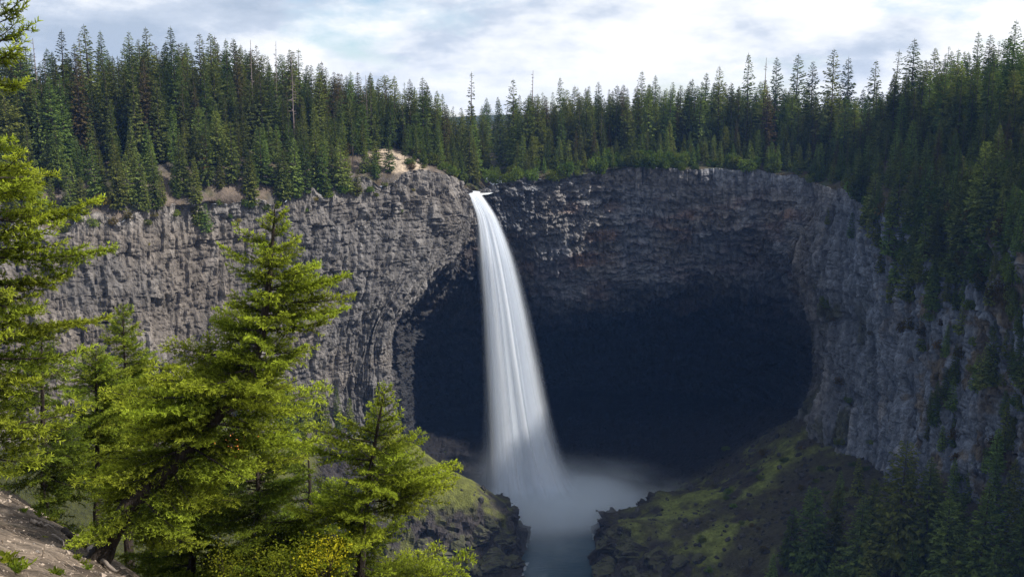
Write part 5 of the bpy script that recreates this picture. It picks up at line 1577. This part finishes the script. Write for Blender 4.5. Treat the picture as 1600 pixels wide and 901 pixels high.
# ------------------------------------------------------------------ boulders on the canyon floor
ROCKF = [rock_mesh(180 + k, colr=(0.04, 0.037, 0.036), flat=0.75) for k in range(4)]
bl = [(948, 880, 16), (968, 868, 13), (1000, 872, 15), (1022, 880, 12), (960, 848, 10), (1050, 868, 12), (1085, 850, 10), (732, 848, 18), (716, 862, 15), (745, 870, 14), (760, 838, 14), (775, 855, 12), (700, 838, 12), (790, 872, 12), (1120, 870, 9), (1150, 800, 8), (1180, 840, 8), (1075, 815, 6), (1210, 790, 7), (925, 898, 8), (934, 893, 6)]
for k, (px, py, w_) in enumerate(sorted(bl)):
    p = hit(px, py)
    if p is None: continue
    dep = p[1] * CP - (p[2] - CAM_Z) * SP
    o = link('boulder', ROCKF[k % 4], loc=tuple(p)); r = w_ / 2 * dep / F_PX * 1.15
    o.scale = (r, r, r); o.rotation_euler = (rs.uniform(-.4, .4), rs.uniform(-.4, .4), rs.uniform(0, 6.28))
    side_ = 'left bank of the pool' if px < 850 else 'right spur beside the pool'
    tag(o, 'dark angular boulder on the ' + side_ + ', ' + ordn(k if px < 850 else k - sum(q[0] < 850 for q in bl)) + (' of the row' if k == 0 or k == sum(q[0] < 850 for q in bl) else ' from left'), 'boulder', 'boulders on the ' + side_)

# large broken ledges of the two rock noses that squeeze the pool's outlet
def ledge_mesh(seed):
    rs = np.random.RandomState(seed)
    import bmesh
    bm = bmesh.new(); bmesh.ops.create_icosphere(bm, subdivisions=5, radius=1)
    v = np.array([x.co[:] for x in bm.verts]); f = np.array([[w_.index for w_ in x.verts] for x in bm.faces]); bm.free()
    v = np.sign(v) * np.abs(v) ** 0.6
    for k in range(8):
        n_ = rs.normal(size=3); n_[2] *= 0.5; n_ /= np.linalg.norm(n_); d_ = rs.uniform(0.55, 0.9)
        q = v @ n_ - d_; v = v - np.where(q > 0, q, 0)[:, None] * n_
    st_ = hash2(np.floor(v[:, 2] * 4.5 + noise3(v * 1.3, seed) * 0.8), np.floor(np.arctan2(v[:, 1], v[:, 0]) * 1.8), seed)
    rad_ = v[:, :2] * (1 + 0.22 * (st_ - 0.5) + 0.10 * noise3(v * 3.5, seed + 1))[:, None]
    v = np.concatenate([rad_, v[:, 2:]], 1) + (np.abs(noise3(v * 5.0, seed + 2)) - 0.3)[:, None] * v * 0.10
    return mesh_np('rock_ledge', v, f, M_mossrock, col=np.ones((len(v), 3)) * (0.045, 0.041, 0.041) * (0.7 + 0.6 * st_)[:, None])
LEDGE = [ledge_mesh(910 + k) for k in range(4)]
ll = [(958, 846, 46, 'l'), (992, 858, 50, 'l'), (1030, 866, 52, 'l'), (1068, 874, 44, 'l'), (950, 882, 44, 'l'), (985, 892, 44, 'l'), (1022, 896, 40, 'l'), (1096, 868, 30, 'l'),
      (765, 812, 34, 'n'), (786, 838, 38, 'n'), (745, 832, 40, 'n'), (715, 845, 44, 'n'), (770, 868, 46, 'n'), (802, 872, 34, 'n'), (735, 880, 44, 'n'), (690, 870, 44, 'n'), (660, 850, 40, 'n')]
cn = {'l': 0, 'n': 0}
for k, (px, py, w_, sd) in enumerate(ll):
    p = hit(px, py + 4)
    if p is None: continue
    dep = p[1] * CP - (p[2] - CAM_Z) * SP
    o = link('rock_ledge', LEDGE[k % 4]); r = w_ / 2 * dep / F_PX
    o.location = (p[0], p[1] + r * 0.35, p[2] - r * 0.1)
    o.scale = (r * 1.1, r * 0.9, r * 0.72); o.rotation_euler = (rs.uniform(-.15, .15), rs.uniform(-.15, .15), rs.uniform(0, 6.28))
    wh = {'l': 'on the right spur beside the pool outlet', 'n': 'on the rock nose below the mossy mound'}[sd]
    tag(o, 'large dark layered rock ' + wh + ', ' + ('first listed from upstream' if False else ('leftmost one' if px == min(q[0] for q in ll if q[3] == sd) else ordn(sorted(q[0] for q in ll if q[3] == sd).index(px)) + ' from left')), 'rock', 'dark rocks ' + wh)

# ------------------------------------------------------------------ air
def haze_box():
    x0, x1, y0, y1, z0, z1 = -4200, 4200, -600, 3200, -5.0, 262.0
    v = [(x, y, z) for x in (x0, x1) for y in (y0, y1) for z in (z0, z1)]
    f = [(0, 1, 3, 2), (4, 6, 7, 5), (0, 4, 5, 1), (2, 3, 7, 6), (0, 2, 6, 4), (1, 5, 7, 3)]
    m = bpy.data.materials.new('haze_air'); m.use_nodes = True
    t = NT(m.node_tree)
    pv = t.n('ShaderNodeVolumePrincipled'); pv.inputs['Color'].default_value = (0.20, 0.42, 1.0, 1); pv.inputs['Density'].default_value = HAZE; pv.inputs['Anisotropy'].default_value = 0.0
    o = t.n('ShaderNodeOutputMaterial'); t.l(pv.outputs[0], o.inputs['Volume'])
    tag(link('haze', mesh_np('haze', v, f, m)), kind='stuff')
HAZE = 0.00007
haze_box()
